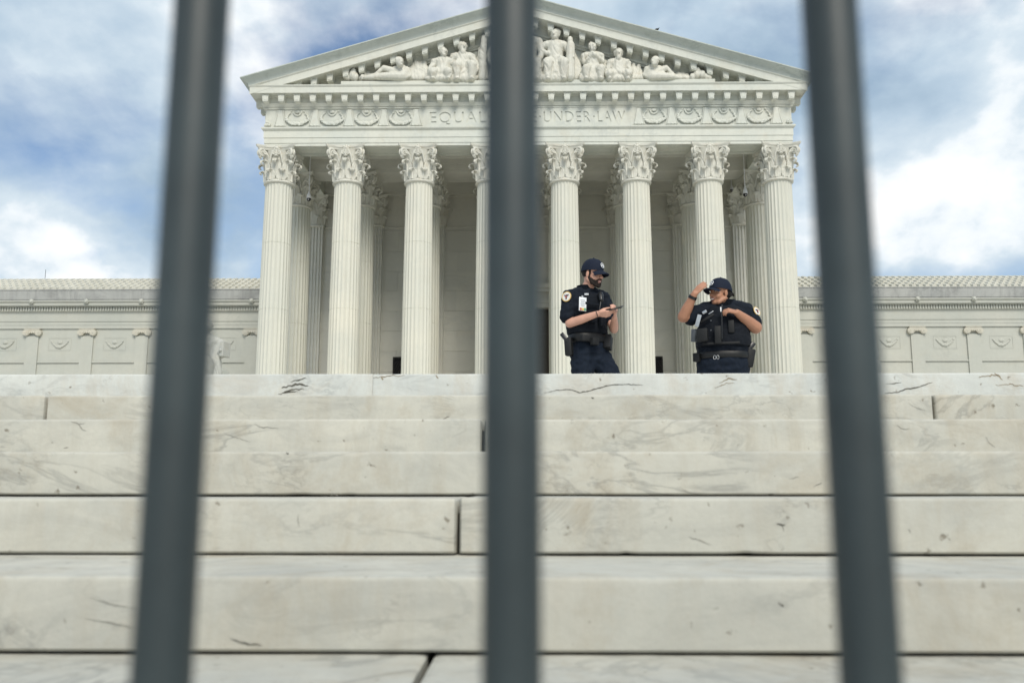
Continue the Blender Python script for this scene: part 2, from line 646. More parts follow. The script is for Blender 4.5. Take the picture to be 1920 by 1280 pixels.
def step_block(x0, x1, k, seed):
    """one long stone: worn front edge, slightly uneven arris, small chips"""
    rnd = random.Random(seed)
    y0 = RISER_Y[k]
    y1 = y0 + 0.47 if k < 5 else y0 + 0.62
    below = TOP_Z[k - 1] if k > -2 else GROUND_Z
    z0 = below + (0.0045 if k >= 0 else 0.004)
    z1 = TOP_Z[k] + rnd.uniform(-0.0008, 0.0008)
    n = max(8, int((x1 - x0) / 0.05))
    r = 0.006
    rows = []
    ph = rnd.uniform(0, 50)
    chips = [(rnd.uniform(x0, x1), rnd.uniform(0.012, 0.04), rnd.uniform(0.002, 0.006)) for _ in range(int((x1 - x0) * 1.1) + 1)]
    chips_low = [(rnd.uniform(x0, x1), rnd.uniform(0.01, 0.04), rnd.uniform(0.001, 0.004)) for _ in range(int((x1 - x0) * 1.6) + 1)]
    xs = [x0 + 0.0, x0 + 0.004, x0 + 0.012] + [x0 + (x1 - x0) * i / n for i in range(1, n)] + [x1 - 0.012, x1 - 0.004, x1]
    for c, w, d in chips + chips_low:
        xs += [c - w * 0.6, c - w * 0.2, c + w * 0.25, c + w * 0.7]
    xs = sorted(set(round(min(max(x, x0), x1), 4) for x in xs))
    for x in xs:
        e = 0.0009 * noise.noise(Vector((x * 3, ph, k))) + 0.0006 * noise.noise(Vector((x * 19, ph, k)))
        c = sum(d * max(0, 1 - abs(x - cc) / w) for cc, w, d in chips)
        cl = sum(d * max(0, 1 - abs(x - cc) / w) for cc, w, d in chips_low)
        end = min(x - x0, x1 - x)
        er = 0.012 if k < 5 else 0.0015
        ro = er - math.sqrt(max(0, er ** 2 - max(0, er - end) ** 2))    # ends rounded in plan
        yy = y0 + ro + 0.0008 * noise.noise(Vector((x * 2, ph + 9, k)))
        zt = z1 + e - ro * 0.35
        rr = r + c
        prof = [(y1, z0), (yy + 0.03, z0), (yy + 0.004, z0 + cl * 0.8), (yy, z0 + 0.004 + cl), (yy, z0 + (zt - z0) * 0.5), (yy, zt - rr * 1.2),
                (yy + rr * 0.13, zt - rr * 0.5), (yy + rr * 0.5, zt - rr * 0.13), (yy + rr * 1.3, zt), (yy + 0.25, zt), (y1, zt)]
        rows.append([(x, a, b) for a, b in prof])
    bm = bmesh.new()
    vr = [[bm.verts.new(p) for p in row] for row in rows]
    grid_faces(bm, vr, closed_v=True)
    bm.faces.new(vr[0])
    bm.faces.new(vr[-1][::-1])
    bmesh.ops.recalc_face_normals(bm, faces=bm.faces[:])
    return bm


BLOCK = {}
for k in range(-2, 6):
    if JOINT_PX[k]:
        xj = W(JOINT_PX[k][0], JOINT_PX[k][1], RISER_Y[k] + (0.40 if k < 0 else 0)).x
    else:
        xj = -0.7
    length = 3.0
    if k == 4:
        length = W(1752, 760, RISER_Y[4]).x - xj
    joints = sorted(xj + length * i for i in range(-5, 6) if -9 < xj + length * i < 9)
    edges = [-9.0] + joints + [9.0]
    gap = {5: 0.0008, 3: 0.009, 1: 0.006, -1: 0.010, 4: 0.005}.get(k, 0.004)
    for i in range(len(edges) - 1):
        bm = step_block(edges[i] + gap / 2, edges[i + 1] - gap / 2, k, 100 * k + i)
        o = part('step_block', bm, 'marble_step_top' if k == 5 else 'marble_step', steps, True, 35)
        BLOCK[(k, i)] = (o, edges[i], edges[i + 1])


# cracks and stains with a shape of their own, on the risers
def riser_mark(k, pts, width, mat, name='crack', jitter=0.35, seed=1):
    rnd = random.Random(seed)
    P3 = []
    for i in range(len(pts) - 1):
        (xa, ya), (xb, yb) = pts[i], pts[i + 1]
        m = max(2, int(math.hypot(xb - xa, yb - ya) / 4))
        for j in range(m):
            t = j / m
            P3.append((xa + (xb - xa) * t + rnd.uniform(-jitter, jitter) * 2, ya + (yb - ya) * t + rnd.uniform(-jitter, jitter) * 2))
    P3.append(pts[-1])
    bm = bmesh.new()
    prev = None
    n = len(P3)
    for i, (x, y) in enumerate(P3):
        c = W(x, y, RISER_Y[k] - 0.0012)
        a, b = P3[max(0, i - 1)], P3[min(n - 1, i + 1)]
        d = Vector((b[0] - a[0], b[1] - a[1]))
        d = d.normalized() if d.length else Vector((1, 0))
        nn = Vector((-d.y, d.x))
        w = width * (0.25 + 0.75 * math.sin(PI * (i + 0.3) / (n - 0.4))) * rnd.uniform(0.55, 1.2) * RISER_Y[k] / F_PX * 0.5
        off = Vector((nn.x * w, 0, -nn.y * w))
        cur = (bm.verts.new(c + off), bm.verts.new(c - off))
        if prev:
            bm.faces.new((prev[0], prev[1], cur[1], cur[0]))
        prev = cur
    xm = W(P3[n // 2][0], P3[n // 2][1], RISER_Y[k]).x
    par = steps
    for (kk, i), (o, a, b) in BLOCK.items():
        if kk == k and a <= xm < b:
            par = o
    return part(name, bm, mat, par)


riser_mark(5, [(1020, 737), (1045, 731), (1072, 730), (1085, 736), (1105, 732), (1140, 722), (1175, 720), (1205, 722)], 1.9, 'crack_dark', seed=2)
riser_mark(5, [(1660, 737), (1684, 735), (1697, 729), (1712, 728), (1730, 722), (1748, 717)], 1.9, 'crack_dark', seed=3)
riser_mark(5, [(1662, 720), (1680, 718), (1690, 717)], 1.2, 'crack_dark', seed=4)
for q, (a, b, w) in enumerate([(((528, 727), (548, 722), (562, 720), (578, 723)), 0, 2.6), (((533, 734), (552, 729), (570, 730)), 0, 2.0),
                               (((545, 716), (560, 712), (574, 707)), 0, 1.5), (((522, 738), (540, 736), (556, 733)), 0, 1.6)]):
    riser_mark(5, list(a), w * 1.5, 'crack_dark', seed=10 + q, jitter=0.8)
for q, (pts, w) in enumerate([([(1835, 707), (1860, 703), (1873, 702)], 2.5), ([(1866, 700), (1875, 706), (1880, 712)], 3.0),
                              ([(1868, 722), (1890, 720), (1919, 724)], 2.2), ([(700, 708), (730, 704), (760, 704)], 2.0),
                              ([(1348, 717), (1366, 710), (1382, 711)], 2.2), ([(1340, 726), (1362, 718), (1378, 719)], 1.6),
                              ([(715, 706), (718, 712)], 3.0), ([(817, 704), (822, 709)], 2.4)]):
    riser_mark(5, pts, w, 'crack_brown', 'stain', seed=30 + q, jitter=0.7)
for q, (k, pts, w) in enumerate([
        (3, [(133, 789), (145, 793), (155, 804), (162, 807)], 1.6), (3, [(146, 795), (160, 793)], 1.2),
        (3, [(475, 795), (490, 800), (505, 801), (522, 803)], 1.4), (3, [(420, 812), (445, 820), (470, 828)], 1.0),
        (3, [(1681, 795), (1690, 801), (1698, 805), (1706, 802)], 1.4), (3, [(1848, 818), (1856, 832), (1866, 838)], 1.2),
        (3, [(120, 840), (128, 838)], 1.6), (4, [(832, 785), (838, 781), (842, 780)], 2.6), (4, [(1108, 744), (1114, 746)], 3.0),
        (4, [(1703, 755), (1716, 762), (1736, 770)], 1.0), (2, [(1524, 913), (1534, 908), (1541, 904)], 2.2),
        (2, [(1480, 896), (1500, 894)], 1.0), (1, [(1457, 981), (1466, 984), (1473, 983)], 3.2), (1, [(1467, 984), (1470, 996)], 2.0),
        (1, [(1290, 1006), (1312, 1012), (1334, 1020)], 1.6), (1, [(560, 963), (558, 975), (561, 987)], 1.6),
        (1, [(1704, 990), (1708, 998)], 2.0), (2, [(536, 848), (542, 850)], 3.0), (2, [(1278, 916), (1290, 922), (1305, 924)], 1.4),
        (0, [(432, 1197), (452, 1204), (490, 1209)], 3.4), (0, [(160, 1158), (200, 1166), (250, 1176)], 2.4),
        (0, [(170, 1120), (210, 1132), (255, 1140)], 2.0), (0, [(1460, 1128), (1470, 1136)], 3.0),
        (2, [(1438, 928), (1446, 926), (1454, 928)], 3.0), (2, [(620, 928), (628, 926), (634, 928)], 2.5)]):
    riser_mark(k, pts, w * 0.8, 'crack_dark' if w > 2.5 else 'crack_soft', seed=60 + q, jitter=0.6)

# the tall flight behind the plaza
bm = bmesh.new()
for i in range(30):
    box(bm, -14.0, 14.0, 36.4 + i * 0.37, 48.2, i * 0.15 + (0.002 if i else -0.4), (i + 1) * 0.15)
tag(part('grand_stairs', bm, 'marble_paving', None), kind='structure')

# ================================================================== THE COURTHOUSE
YC = 50.0                 # axis of the front row of columns
YF = 49.2                 # face of architrave and frieze
AH = 15.23                # half width of that face
ZF = 4.5                  # portico floor
Z_ARCH = 19.09            # underside of the architrave
Z_TAEN, Z_FRZ0, Z_FRZ1 = 20.03, 20.19, 21.42
court = thing('courthouse', (0, YC, 0), 'white marble courthouse with eight fluted columns under a sculpted pediment', 'building')

part('portico_floor', bbox(-16.2, 16.2, 48.2, 58.5, -0.3, ZF), 'marble_paving', court)

# ---- columns
COL_X = [-14.42, -10.42, -6.27, -2.14, 2.14, 6.27, 10.42, 14.42]
Z_AST = 17.02


def shaft_mesh():
    bm = bmesh.new()
    nf, per = 24, 8
    zb, zt = ZF + 0.86, Z_AST
    rows = []
    H = zt - zb
    drums = (0.36, 0.69)
    for t in sorted([0, 0.008, 0.02, 0.03] + [i / 14 for i in range(1, 14)] + [0.97, 0.982, 0.992, 1.0] + [d + e for d in drums for e in (-0.0012, 0.0, 0.0012)]):
        R = 0.845 - 0.075 * (t ** 1.7) - (0.018 if t in drums else 0)
        fade = min(1, max(0, (t - 0.006) / 0.016)) * min(1, max(0, (0.994 - t) / 0.014))
        row = []
        for i in range(nf):
            for j in range(per):
                u = j / per
                a = 2 * PI * (i + u) / nf
                g = 0.0
                if 0.12 < u < 0.88 or abs(u - 0.5) < 0.381:
                    g = math.sqrt(max(0, 1 - ((u - 0.5) / 0.385) ** 2))
                r = R - 0.055 * R * g * fade
                row.append(bm.verts.new((r * math.cos(a), r * math.sin(a), zb + H * t - ZF)))
        rows.append(row)
    grid_faces(bm, rows, closed_v=True)
    bm.faces.new(rows[0][::-1])
    bm.faces.new(rows[-1])
    return mesh_from('shaft', bm, 'marble_column', True, 28)


def leaf(bm, ang, r0, z0, hgt, curl, wid, bell, lobes=4):
    """acanthus leaf: climbs the bell, then its tip rolls outward and down"""
    ca, sa = math.cos(ang), math.sin(ang)
    n, m = 15, 10
    rows = []
    for i in range(n + 1):
        t = i / n
        if t < 0.66:
            s = t / 0.66
            z = z0 + hgt * s
            rr = bell(z) + 0.035 + 0.06 * s * s
        else:
            s = (t - 0.66) / 0.34
            th = s * PI * 1.35
            z = z0 + hgt + curl * math.sin(th) * 0.8
            rr = bell(z0 + hgt) + 0.095 + curl * (1 - math.cos(th))
        w = wid * (0.80 + 0.35 * math.sin(PI * min(1, t * 1.25))) * (1 - 0.55 * max(0, (t - 0.6) / 0.4) ** 1.5)
        w *= 0.86 + 0.14 * abs(math.sin(t * PI * lobes))
        row = []
        for j in range(m + 1):
            u = j / m * 2 - 1
            dip = -0.055 * u * u - 0.022 * abs(math.sin(u * PI * 2.5)) + (0.028 if j == m // 2 else 0)
            if t > 0.66:
                dip *= 0.8
            r = rr + dip
            x, y = r * ca - u * w * sa, r * sa + u * w * ca
            row.append(bm.verts.new((x, y, z)))
        rows.append(row)
    grid_faces(bm, rows)


def spiral(bm, c, ex, r0, turns, width, start, flip=1, thick=0.05, lat=None):
    """scroll in the vertical plane spanned by ex and Z"""
    pts, rad = [], []
    n = 26
    for i in range(n):
        t = i / (n - 1)
        th = start + flip * t * turns * 2 * PI
        r = r0 * (1 - 0.82 * t)
        pts.append(Vector(c) + Vector(ex) * r * math.cos(th) + Vector((0, 0, 1)) * r * math.sin(th))
        rad.append(thick * (1 - 0.35 * t))
    tube(bm, pts, rad, 7)


def capital_mesh(hw=1.12, R=0.80, pil=False, depth=0.4):
    """Corinthian capital from astragal (z=0) to abacus top (H)"""
    H = Z_ARCH - Z_AST
    bell = lambda z: R * (0.965 + 0.02 * z / H + 0.20 * max(0, (z / H - 0.45) / 0.45) ** 2)
    sheet = bmesh.new()
    for i in range(8):
        leaf(sheet, i * PI / 4 + PI / 8, R, 0.06, 0.50, 0.14, 0.27, bell, 3)
    for i in range(8):
        leaf(sheet, i * PI / 4, R, 0.25, 0.82, 0.20, 0.25, bell, 3)
    for i in range(4):                                     # broad leaves carrying the corner scrolls
        leaf(sheet, i * PI / 2 + PI / 4, R, 0.75, 0.66, 0.23, 0.28, bell, 2)
    bmesh.ops.recalc_face_normals(sheet, faces=sheet.faces[:])
    bmesh.ops.solidify(sheet, geom=sheet.faces[:], thickness=0.05)
    bm = sheet
    lathe(bm, [(R * 1.0, 0.0), (R * 1.0, 0.1)] + [(bell(H * t), H * t) for t in (0.06, 0.2, 0.35, 0.5, 0.6, 0.7, 0.8, 0.86)] + [(R * 1.17, H * 0.88)], 32)
    # astragal
    lathe(bm, [(0.78, -0.10), (0.83, -0.10), (0.875, -0.06), (0.885, -0.02), (0.86, 0.03), (0.80, 0.05)], 40)
    # abacus with hollow sides and cut corners
    def aba(z, k):
        pts = []
        for s in range(4):
            a0 = s * PI / 2
            for j in range(13):
                u = j / 12 * 2 - 1
                d = (hw - 0.30 * (1 - u * u) ** 0.9) * k
                x, y = d, u * (hw - 0.07) * k
                pts.append((x * math.cos(a0) - y * math.sin(a0), x * math.sin(a0) + y * math.cos(a0), z))
        return [bm.verts.new(p) for p in pts]
    rows = [aba(H * 0.875, 0.88), aba(H * 0.90, 0.93), aba(H * 0.93, 0.94), aba(H * 0.945, 1.0), aba(H, 1.02)]
    grid_faces(bm, rows, closed_v=True)
    bm.faces.new(rows[0][::-1])
    bm.faces.new(rows[-1])
    # corner scrolls and inner helices
    for s in range(4):
        a = s * PI / 2 + PI / 4
        ex = Vector((math.cos(a), math.sin(a), 0))
        la = Vector((-math.sin(a), math.cos(a), 0))
        for o_ in (-0.075, 0.075):
            stem = [ex * (R * 0.98) + la * (o_ * 4) + Vector((0, 0, H * 0.48)), ex * (R * 1.06) + la * (o_ * 2.6) + Vector((0, 0, H * 0.66)),
                    ex * (R * 1.24) + la * (o_ * 1.4) + Vector((0, 0, H * 0.81)), ex * (R * 1.46) + la * o_ + Vector((0, 0, H * 0.868))]
            tube(bm, stem, [0.06, 0.07, 0.075, 0.06], 7)
            spiral(bm, ex * (R * 1.50) + la * o_ + Vector((0, 0, H * 0.775)), ex, 0.23, 1.4, 0.1, PI * 0.62, -1, 0.080)
        a2 = s * PI / 2
        ex2 = Vector((math.cos(a2), math.sin(a2), 0))
        la2 = Vector((-math.sin(a2), math.cos(a2), 0))
        for sg in (-1, 1):
            stem = [ex2 * (R * 1.02) + la2 * sg * 0.36 + Vector((0, 0, H * 0.50)), ex2 * (R * 1.10) + la2 * sg * 0.30 + Vector((0, 0, H * 0.68)),
                    ex2 * (R * 1.16) + la2 * sg * 0.22 + Vector((0, 0, H * 0.82))]
            tube(bm, stem, [0.045, 0.05, 0.04], 6)
            spiral(bm, ex2 * (R * 1.15) + la2 * sg * 0.13 + Vector((0, 0, H * 0.775)), la2 * sg, 0.11, 1.4, 0.1, PI * 0.5, -1, 0.04)
        # rosette on the abacus
        c = ex2 * (hw - 0.30) + Vector((0, 0, H * 0.93))
        ell(bm, c, (0.12, 0.12, 0.12), None, 8)
        for q in range(6):
            th = q * PI / 3 + PI / 6
            ell(bm, c + la2 * 0.14 * math.cos(th) + Vector((0, 0, 0.13 * math.sin(th))), (0.075, 0.075, 0.075), None, 6)
        tube(bm, [ex2 * (R * 1.1) + Vector((0, 0, H * 0.62)), ex2 * (R * 1.15) + Vector((0, 0, H * 0.86))], [0.035, 0.05], 6)
        ell(bm, ex2 * (R * 1.16) + Vector((0, 0, H * 0.69)), (0.13, 0.13, 0.07), None, 8)
    bmesh.ops.recalc_face_normals(bm, faces=bm.faces[:])
    return bm


def base_mesh():
    bm = bmesh.new()
    box(bm, -1.15, 1.15, -1.15, 1.15, 0, 0.26)
    lathe(bm, [(1.08, 0.262), (1.15, 0.32), (1.16, 0.40), (1.08, 0.48), (0.98, 0.52), (0.95, 0.60), (1.0, 0.66), (1.03, 0.72), (0.98, 0.79),
               (0.90, 0.82), (0.86, 0.87)], 40)
    return mesh_from('base', bm, 'marble_column', True, 40)


ME_SHAFT = shaft_mesh()
ME_CAP = mesh_from('capital', capital_mesh(), 'marble_carved', True, 45)
ME_BASE = base_mesh()
ROWS_Y = [YC, 54.45]
for ry in ROWS_Y:
    for x in COL_X:
        c = thing('column', (x, ry, ZF), parent=court)
        link_obj('shaft', ME_SHAFT, c, (x, ry, ZF))
        link_obj('capital', ME_CAP, c, (x, ry, Z_AST))
        link_obj('base', ME_BASE, c, (x, ry, ZF))

# ---- back wall, pilasters, ceiling beams
YB = 58.45
bm = bmesh.new()
DOOR_H, DOOR_W = W(1031, 577, YB).z, 1.45
box(bm, -15.2, -DOOR_W, YB, YB + 0.8, 0, 21.5)
box(bm, DOOR_W, 15.2, YB, YB + 0.8, 0, 21.5)
box(bm, -DOOR_W, DOOR_W, YB + 0.002, YB + 0.798, DOOR_H, 21.498)
back_wall = part('back_wall', bm, 'marble_wall', court)
ME_BLK = {}
course_h = (16.6 - ZF) / 9
for r in range(9):
    x = -15.1 + (0.0 if r % 2 else -1.3)
    while x < 15.1:
        x0_, x1_ = max(x, -15.1), min(x + 2.6, 15.1)
        z0_, z1_ = ZF + r * course_h, ZF + (r + 1) * course_h
        x += 2.6
        for (a_, b_) in ((x0_, min(x1_, -2.05)), (max(x0_, 2.05), x1_)) if z0_ < DOOR_H + 1.6 else ((x0_, x1_),):
            if b_ - a_ < 0.15:
                continue
            w_ = round(b_ - a_, 3)
            if w_ not in ME_BLK:
                hb = w_ / 2 - 0.007
                ME_BLK[w_] = mesh_from('wall_block', bbox(-hb, hb, -0.03, -0.002, 0.007, course_h - 0.007), 'marble_wall_block')
            link_obj('wall_block', ME_BLK[w_], back_wall, ((a_ + b_) / 2, YB, z0_))
part('string_course', bbox(-15.0, 15.0, YB - 0.07, YB - 0.002, 16.86, 17.0, bev=0.02), 'marble_wall', court)
part('string_course', bbox(-15.0, 15.0, YB - 0.05, YB - 0.002, 16.60, 16.68, bev=0.015), 'marble_wall', court)

bm = bmesh.new()
for i, (w0, w1, q) in enumerate(((1.452, 1.75, 0.10), (1.752, 2.02, 0.17))):
    for s in (-1, 1):
        box(bm, min(s * w0, s * w1), max(s * w0, s * w1), YB - q, YB - 0.003, ZF, DOOR_H + w1 - 1.45)
    box(bm, -w0, w0, YB - q + 0.003, YB - 0.003, DOOR_H + w0 - 1.45 + 0.002, DOOR_H + w1 - 1.452)
box(bm, -2.35, 2.35, YB - 0.55, YB - 0.003, DOOR_H + 1.25, DOOR_H + 1.55)
box(bm, -2.2, 2.2, YB - 0.4, YB - 0.004, DOOR_H + 1.02, DOOR_H + 1.248)
for s in (-1, 1):
    box(bm, s * 2.15 - 0.16, s * 2.15 + 0.16, YB - 0.36, YB - 0.005, DOOR_H + 0.15, DOOR_H + 1.018)
doorway = part('doorway', bm, 'marble_wall', court)
for s in (-1, 1):
    bm = bmesh.new()
    box(bm, min(s * 0.015, s * 1.445), max(s * 0.015, s * 1.445), YB + 0.55, YB + 0.65, ZF, DOOR_H - 0.003)
    for r in range(4):
        z0 = ZF + 0.35 + r * (DOOR_H - ZF - 0.4) / 4
        box(bm, s * 0.73 - 0.52, s * 0.73 + 0.52, YB + 0.50, YB + 0.549, z0, z0 + (DOOR_H - ZF) / 4 - 0.35)
    part('door_leaf', bm, 'bronze_door', doorway)

# pilasters on the back wall
bm = bmesh.new()
PW = 0.74
rows = []
xs = []
nfl = 7
for i in range(nfl):
    a = -PW + 2 * PW * (i + 0.14) / nfl
    b = -PW + 2 * PW * (i + 0.86) / nfl
    for j in range(7):
        u = j / 6 * 2 - 1
        xs.append((a + (b - a) * j / 6, 0.075 * math.sqrt(max(0, 1 - u * u))))
outline = [(-PW, 0.0), (-PW, -0.30)] + [(x, -0.30 + d) for x, d in xs] + [(PW, -0.30), (PW, 0.0)]
lo = [bm.verts.new((x, y, 0.5)) for x, y in outline]
hi = [bm.verts.new((x, y, Z_AST - ZF - 0.1)) for x, y in outline]
grid_faces(bm, [lo, hi], closed_v=True)
box(bm, -PW - 0.12, PW + 0.12, -0.42, 0, 0, 0.498)
box(bm, -PW - 0.05, PW + 0.05, -0.36, 0, Z_AST - ZF - 0.098, Z_AST - ZF)
ME_PSH = mesh_from('shaft', bm, 'marble_wall')
cb = capital_mesh()
for v in cb.verts:
    v.co.y = v.co.y * 0.45
bmesh.ops.bisect_plane(cb, geom=cb.verts[:] + cb.edges[:] + cb.faces[:], plane_co=(0, 0.05, 0), plane_no=(0, 1, 0), clear_outer=True)
ME_PCAP = mesh_from('capital', cb, 'marble_carved', True, 45)
for x in COL_X:
    p_ = thing('pilaster', (x, YB - 0.003, ZF), parent=court)
    link_obj('shaft', ME_PSH, p_, (x, YB - 0.003, ZF))
    link_obj('capital', ME_PCAP, p_, (x, YB - 0.08, Z_AST))

# beams along X over each row, cross beams over the columns, coffered ceiling
BEAM = [(0.0, Z_ARCH), (0.0, Z_ARCH + 0.22), (0.03, Z_ARCH + 0.22), (0.03, Z_ARCH + 0.52), (0.06, Z_ARCH + 0.52), (0.06, Z_ARCH + 0.86),
        (0.12, Z_ARCH + 0.92), (0.18, Z_ARCH + 1.06), (0.18, Z_ARCH + 1.14), (0.05, Z_ARCH + 1.14)]


def beam_x(y0, y1, x0, x1):
    bm = bmesh.new()
    prof = [(y0 - q, z) for q, z in BEAM] + [(y1 + q, z) for q, z in BEAM[::-1]]
    a = [bm.verts.new((x0, y, z)) for y, z in prof]
    b = [bm.verts.new((x1, y, z)) for y, z in prof]
    grid_faces(bm, [a, b], closed_v=True)
    bm.faces.new(a)
    bm.faces.new(b[::-1])
    bmesh.ops.recalc_face_normals(bm, faces=bm.faces[:])
    return bm


part('ceiling_beam', beam_x(53.68, 55.3, -14.95, 14.95), 'marble_wall', court)
part('ceiling_beam', beam_x(58.10, YB + 0.3, -14.94, 14.94), 'marble_wall', court)
part('portico_ceiling', bbox(-15.0, 15.0, 50.9, 58.6, Z_ARCH + 1.16, Z_ARCH + 1.5), 'marble_wall', court)
for s in (-1, 1):
    part('side_beam', bbox(s * 14.42 - 0.79, s * 14.42 + 0.79, 50.98, 58.3, Z_ARCH + 0.003, Z_ARCH + 1.15), 'marble_facade', court)

# ---- entablature
bm = bmesh.new()
prof = [(-0.06, Z_ARCH), (-0.06, Z_ARCH + 0.17), (-0.03, Z_ARCH + 0.17), (-0.03, Z_ARCH + 0.49), (0.0, Z_ARCH + 0.49), (0.0, Z_TAEN - 0.04),
        (0.05, Z_TAEN), (0.11, Z_TAEN + 0.06), (0.12, Z_FRZ0 - 0.05), (0.12, Z_FRZ0), (0.0, Z_FRZ0)]
sweep_u(bm, prof, AH, YF, 60.0)
# underside and inner face of the architrave over the front columns
inner = 1.72
v = [bm.verts.new(p) for p in ((-AH + 0.06, YF + 0.06, Z_ARCH), (AH - 0.06, YF + 0.06, Z_ARCH), (AH - 0.06, YF + inner, Z_ARCH), (-AH + 0.06, YF + inner, Z_ARCH))]
bm.faces.new(v[::-1])
v = [bm.verts.new(p) for p in ((-AH + 0.06, YF + inner, Z_ARCH), (AH - 0.06, YF + inner, Z_ARCH), (AH - 0.06, YF + inner, Z_FRZ0), (-AH + 0.06, YF + inner, Z_FRZ0))]
bm.faces.new(v[::-1])
bmesh.ops.remove_doubles(bm, verts=bm.verts[:], dist=0.0005)
bmesh.ops.recalc_face_normals(bm, faces=bm.faces[:])
entab = part('entablature', bm, 'marble_facade', court)

# recessed soffit panels between the columns
for i in range(7):
    a, b = COL_X[i] + 1.05, COL_X[i + 1] - 1.05
    bm = bmesh.new()
    for (x0, x1, y0, y1) in ((a, b, YF + 0.32, YF + 0.42), (a, b, YF + inner - 0.42, YF + inner - 0.32), (a, a + 0.1, YF + 0.422, YF + inner - 0.422),
                             (b - 0.1, b, YF + 0.422, YF + inner - 0.422)):
        box(bm, x0, x1, y0, y1, Z_ARCH - 0.035, Z_ARCH - 0.002)
    part('soffit_moulding', bm, 'marble_facade', entab)

# frieze: a plain inscribed field in the middle, carved panels either side
FX0, FX1 = W(785, 218, YF).x, W(1193, 218, YF).x


def cut_letters(text, x0, x1, z0, z1):
    cu = bpy.data.curves.new('t', 'FONT')
    cu.body = text
    cu.extrude = 0.05
    cu.space_character = 1.12
    cu.resolution_u = 3
    o = bpy.data.objects.new('t', cu)
    COL.objects.link(o)
    dg = bpy.context.evaluated_depsgraph_get()
    me = bpy.data.meshes.new_from_object(o.evaluated_get(dg))
    bpy.data.objects.remove(o)
    co = np.array([v.co for v in me.vertices])
    mn, mx = co.min(0), co.max(0)
    sx, sz = (x1 - x0) / (mx[0] - mn[0]), (z1 - z0) / 0.70
    for v in me.vertices:
        v.co = Vector((x0 + (v.co.x - mn[0]) * sx, YF - 0.02 + v.co.z * 1.25, z0 + v.co.y * sz))
    wb = bmesh.new()
    wb.from_mesh(me)
    bmesh.ops.remove_doubles(wb, verts=wb.verts[:], dist=0.0004)
    bmesh.ops.recalc_face_normals(wb, faces=wb.faces[:])
    wb.to_mesh(me)
    wb.free()
    return me


def boolean_cut(bm_base, me_cut):
    mb = bpy.data.meshes.new('b')
    bm_base.to_mesh(mb)
    bm_base.free()
    ob = bpy.data.objects.new('b', mb)
    oc = bpy.data.objects.new('c', me_cut)
    COL.objects.link(ob)
    COL.objects.link(oc)
    md = ob.modifiers.new('x', 'BOOLEAN')
    md.operation = 'DIFFERENCE'
    md.object = oc
    md.solver = 'EXACT'
    md.use_self = True
    dg = bpy.context.evaluated_depsgraph_get()
    me = bpy.data.meshes.new_from_object(ob.evaluated_get(dg))
    bpy.data.objects.remove(ob)
    bpy.data.objects.remove(oc)
    b = bmesh.new()
    b.from_mesh(me)
    return b


LZ0, LZ1 = W(990, 229.5, YF).z, W(990, 209, YF).z
base = bmesh.new()
box(base, FX0, FX1, YF - 0.02, YF + 0.6, Z_FRZ0 + 0.002, Z_FRZ1 - 0.12)
cutter = bmesh.new()
for word, px0, px1 in (('EQUAL', 806, 911), ('JUSTICE', 923, 1006), ('UNDER', 1019, 1107), ('LAW', 1120, 1172)):
    wm = cut_letters(word, W(px0, 218, YF).x, W(px1, 218, YF).x, LZ0, LZ1)
    cutter.from_mesh(wm)
    bpy.data.meshes.remove(wm)
for px0 in (917, 1012.5, 1113.5):                           # raised points between the words
    c_ = W(px0, 219, YF)
    box(cutter, c_.x - 0.045, c_.x + 0.045, YF - 0.1, YF + 0.03, c_.z - 0.045, c_.z + 0.045)
cut = bpy.data.meshes.new('letters')
cutter.to_mesh(cut)
cutter.free()
o = part('inscription_panel', boolean_cut(base, cut), 'marble_facade', entab)
o['label'] = 'smooth frieze block carved with the words EQUAL JUSTICE UNDER LAW'
bm = bmesh.new()
sweep_u(bm, [(0.0, Z_FRZ0), (0.0, Z_FRZ1)], AH - 0.05, YF + 0.05, 60)
part('frieze_wall', bm, 'marble_facade', entab)
part('frieze_moulding', (lambda b: (sweep_u(b, [(-0.05, Z_FRZ1 - 0.12), (0.045, Z_FRZ1 - 0.10), (0.05, Z_FRZ1 - 0.03), (0.0, Z_FRZ1)], AH, YF, 60), b)[1])(bmesh.new()),
     'marble_facade', entab)


def garland_mesh():
    """hanging swag of fruit and leaves under a shield, local X/Z, standing out along -Y"""
    bm = bmesh.new()
    rnd = random.Random(5)
    for i in range(30):
        t = i / 29 * 2 - 1
        x = 0.66 * t
        z = 0.19 + 0.30 * (abs(t) ** 2.2)
        r = 0.085 * (1.25 - 0.45 * abs(t))
        for q in range(3):
            ell(bm, (x + rnd.uniform(-0.03, 0.03), -0.05 - rnd.uniform(0, 0.06), z + rnd.uniform(-0.07, 0.07)), r * rnd.uniform(0.6, 0.95), None, 6)
    pts = [(0.24 * math.cos(a), -0.04, 0.98 + 0.26 * math.sin(a)) for a in [PI + PI * i / 12 for i in range(13)]]
    tube(bm, pts, 0.035, 6)
    ell(bm, (0, -0.04, 0.93), (0.13, 0.05, 0.09), None, 10)
    for s in (-1, 1):
        for q in range(7):                                 # ribbons fluttering from the upper corners
            ell(bm, (s * (0.36 + 0.045 * q), -0.035, 0.98 - 0.055 * q + rnd.uniform(-0.04, 0.04)), (0.055, 0.04, 0.035), None, 6)
        ell(bm, (s * 0.60, -0.05, 0.60), (0.06, 0.05, 0.09), None, 8)
    for v in bm.verts:
        v.co.y *= 0.48
    return mesh_from('garland', bm, 'marble_facade', True, 50)


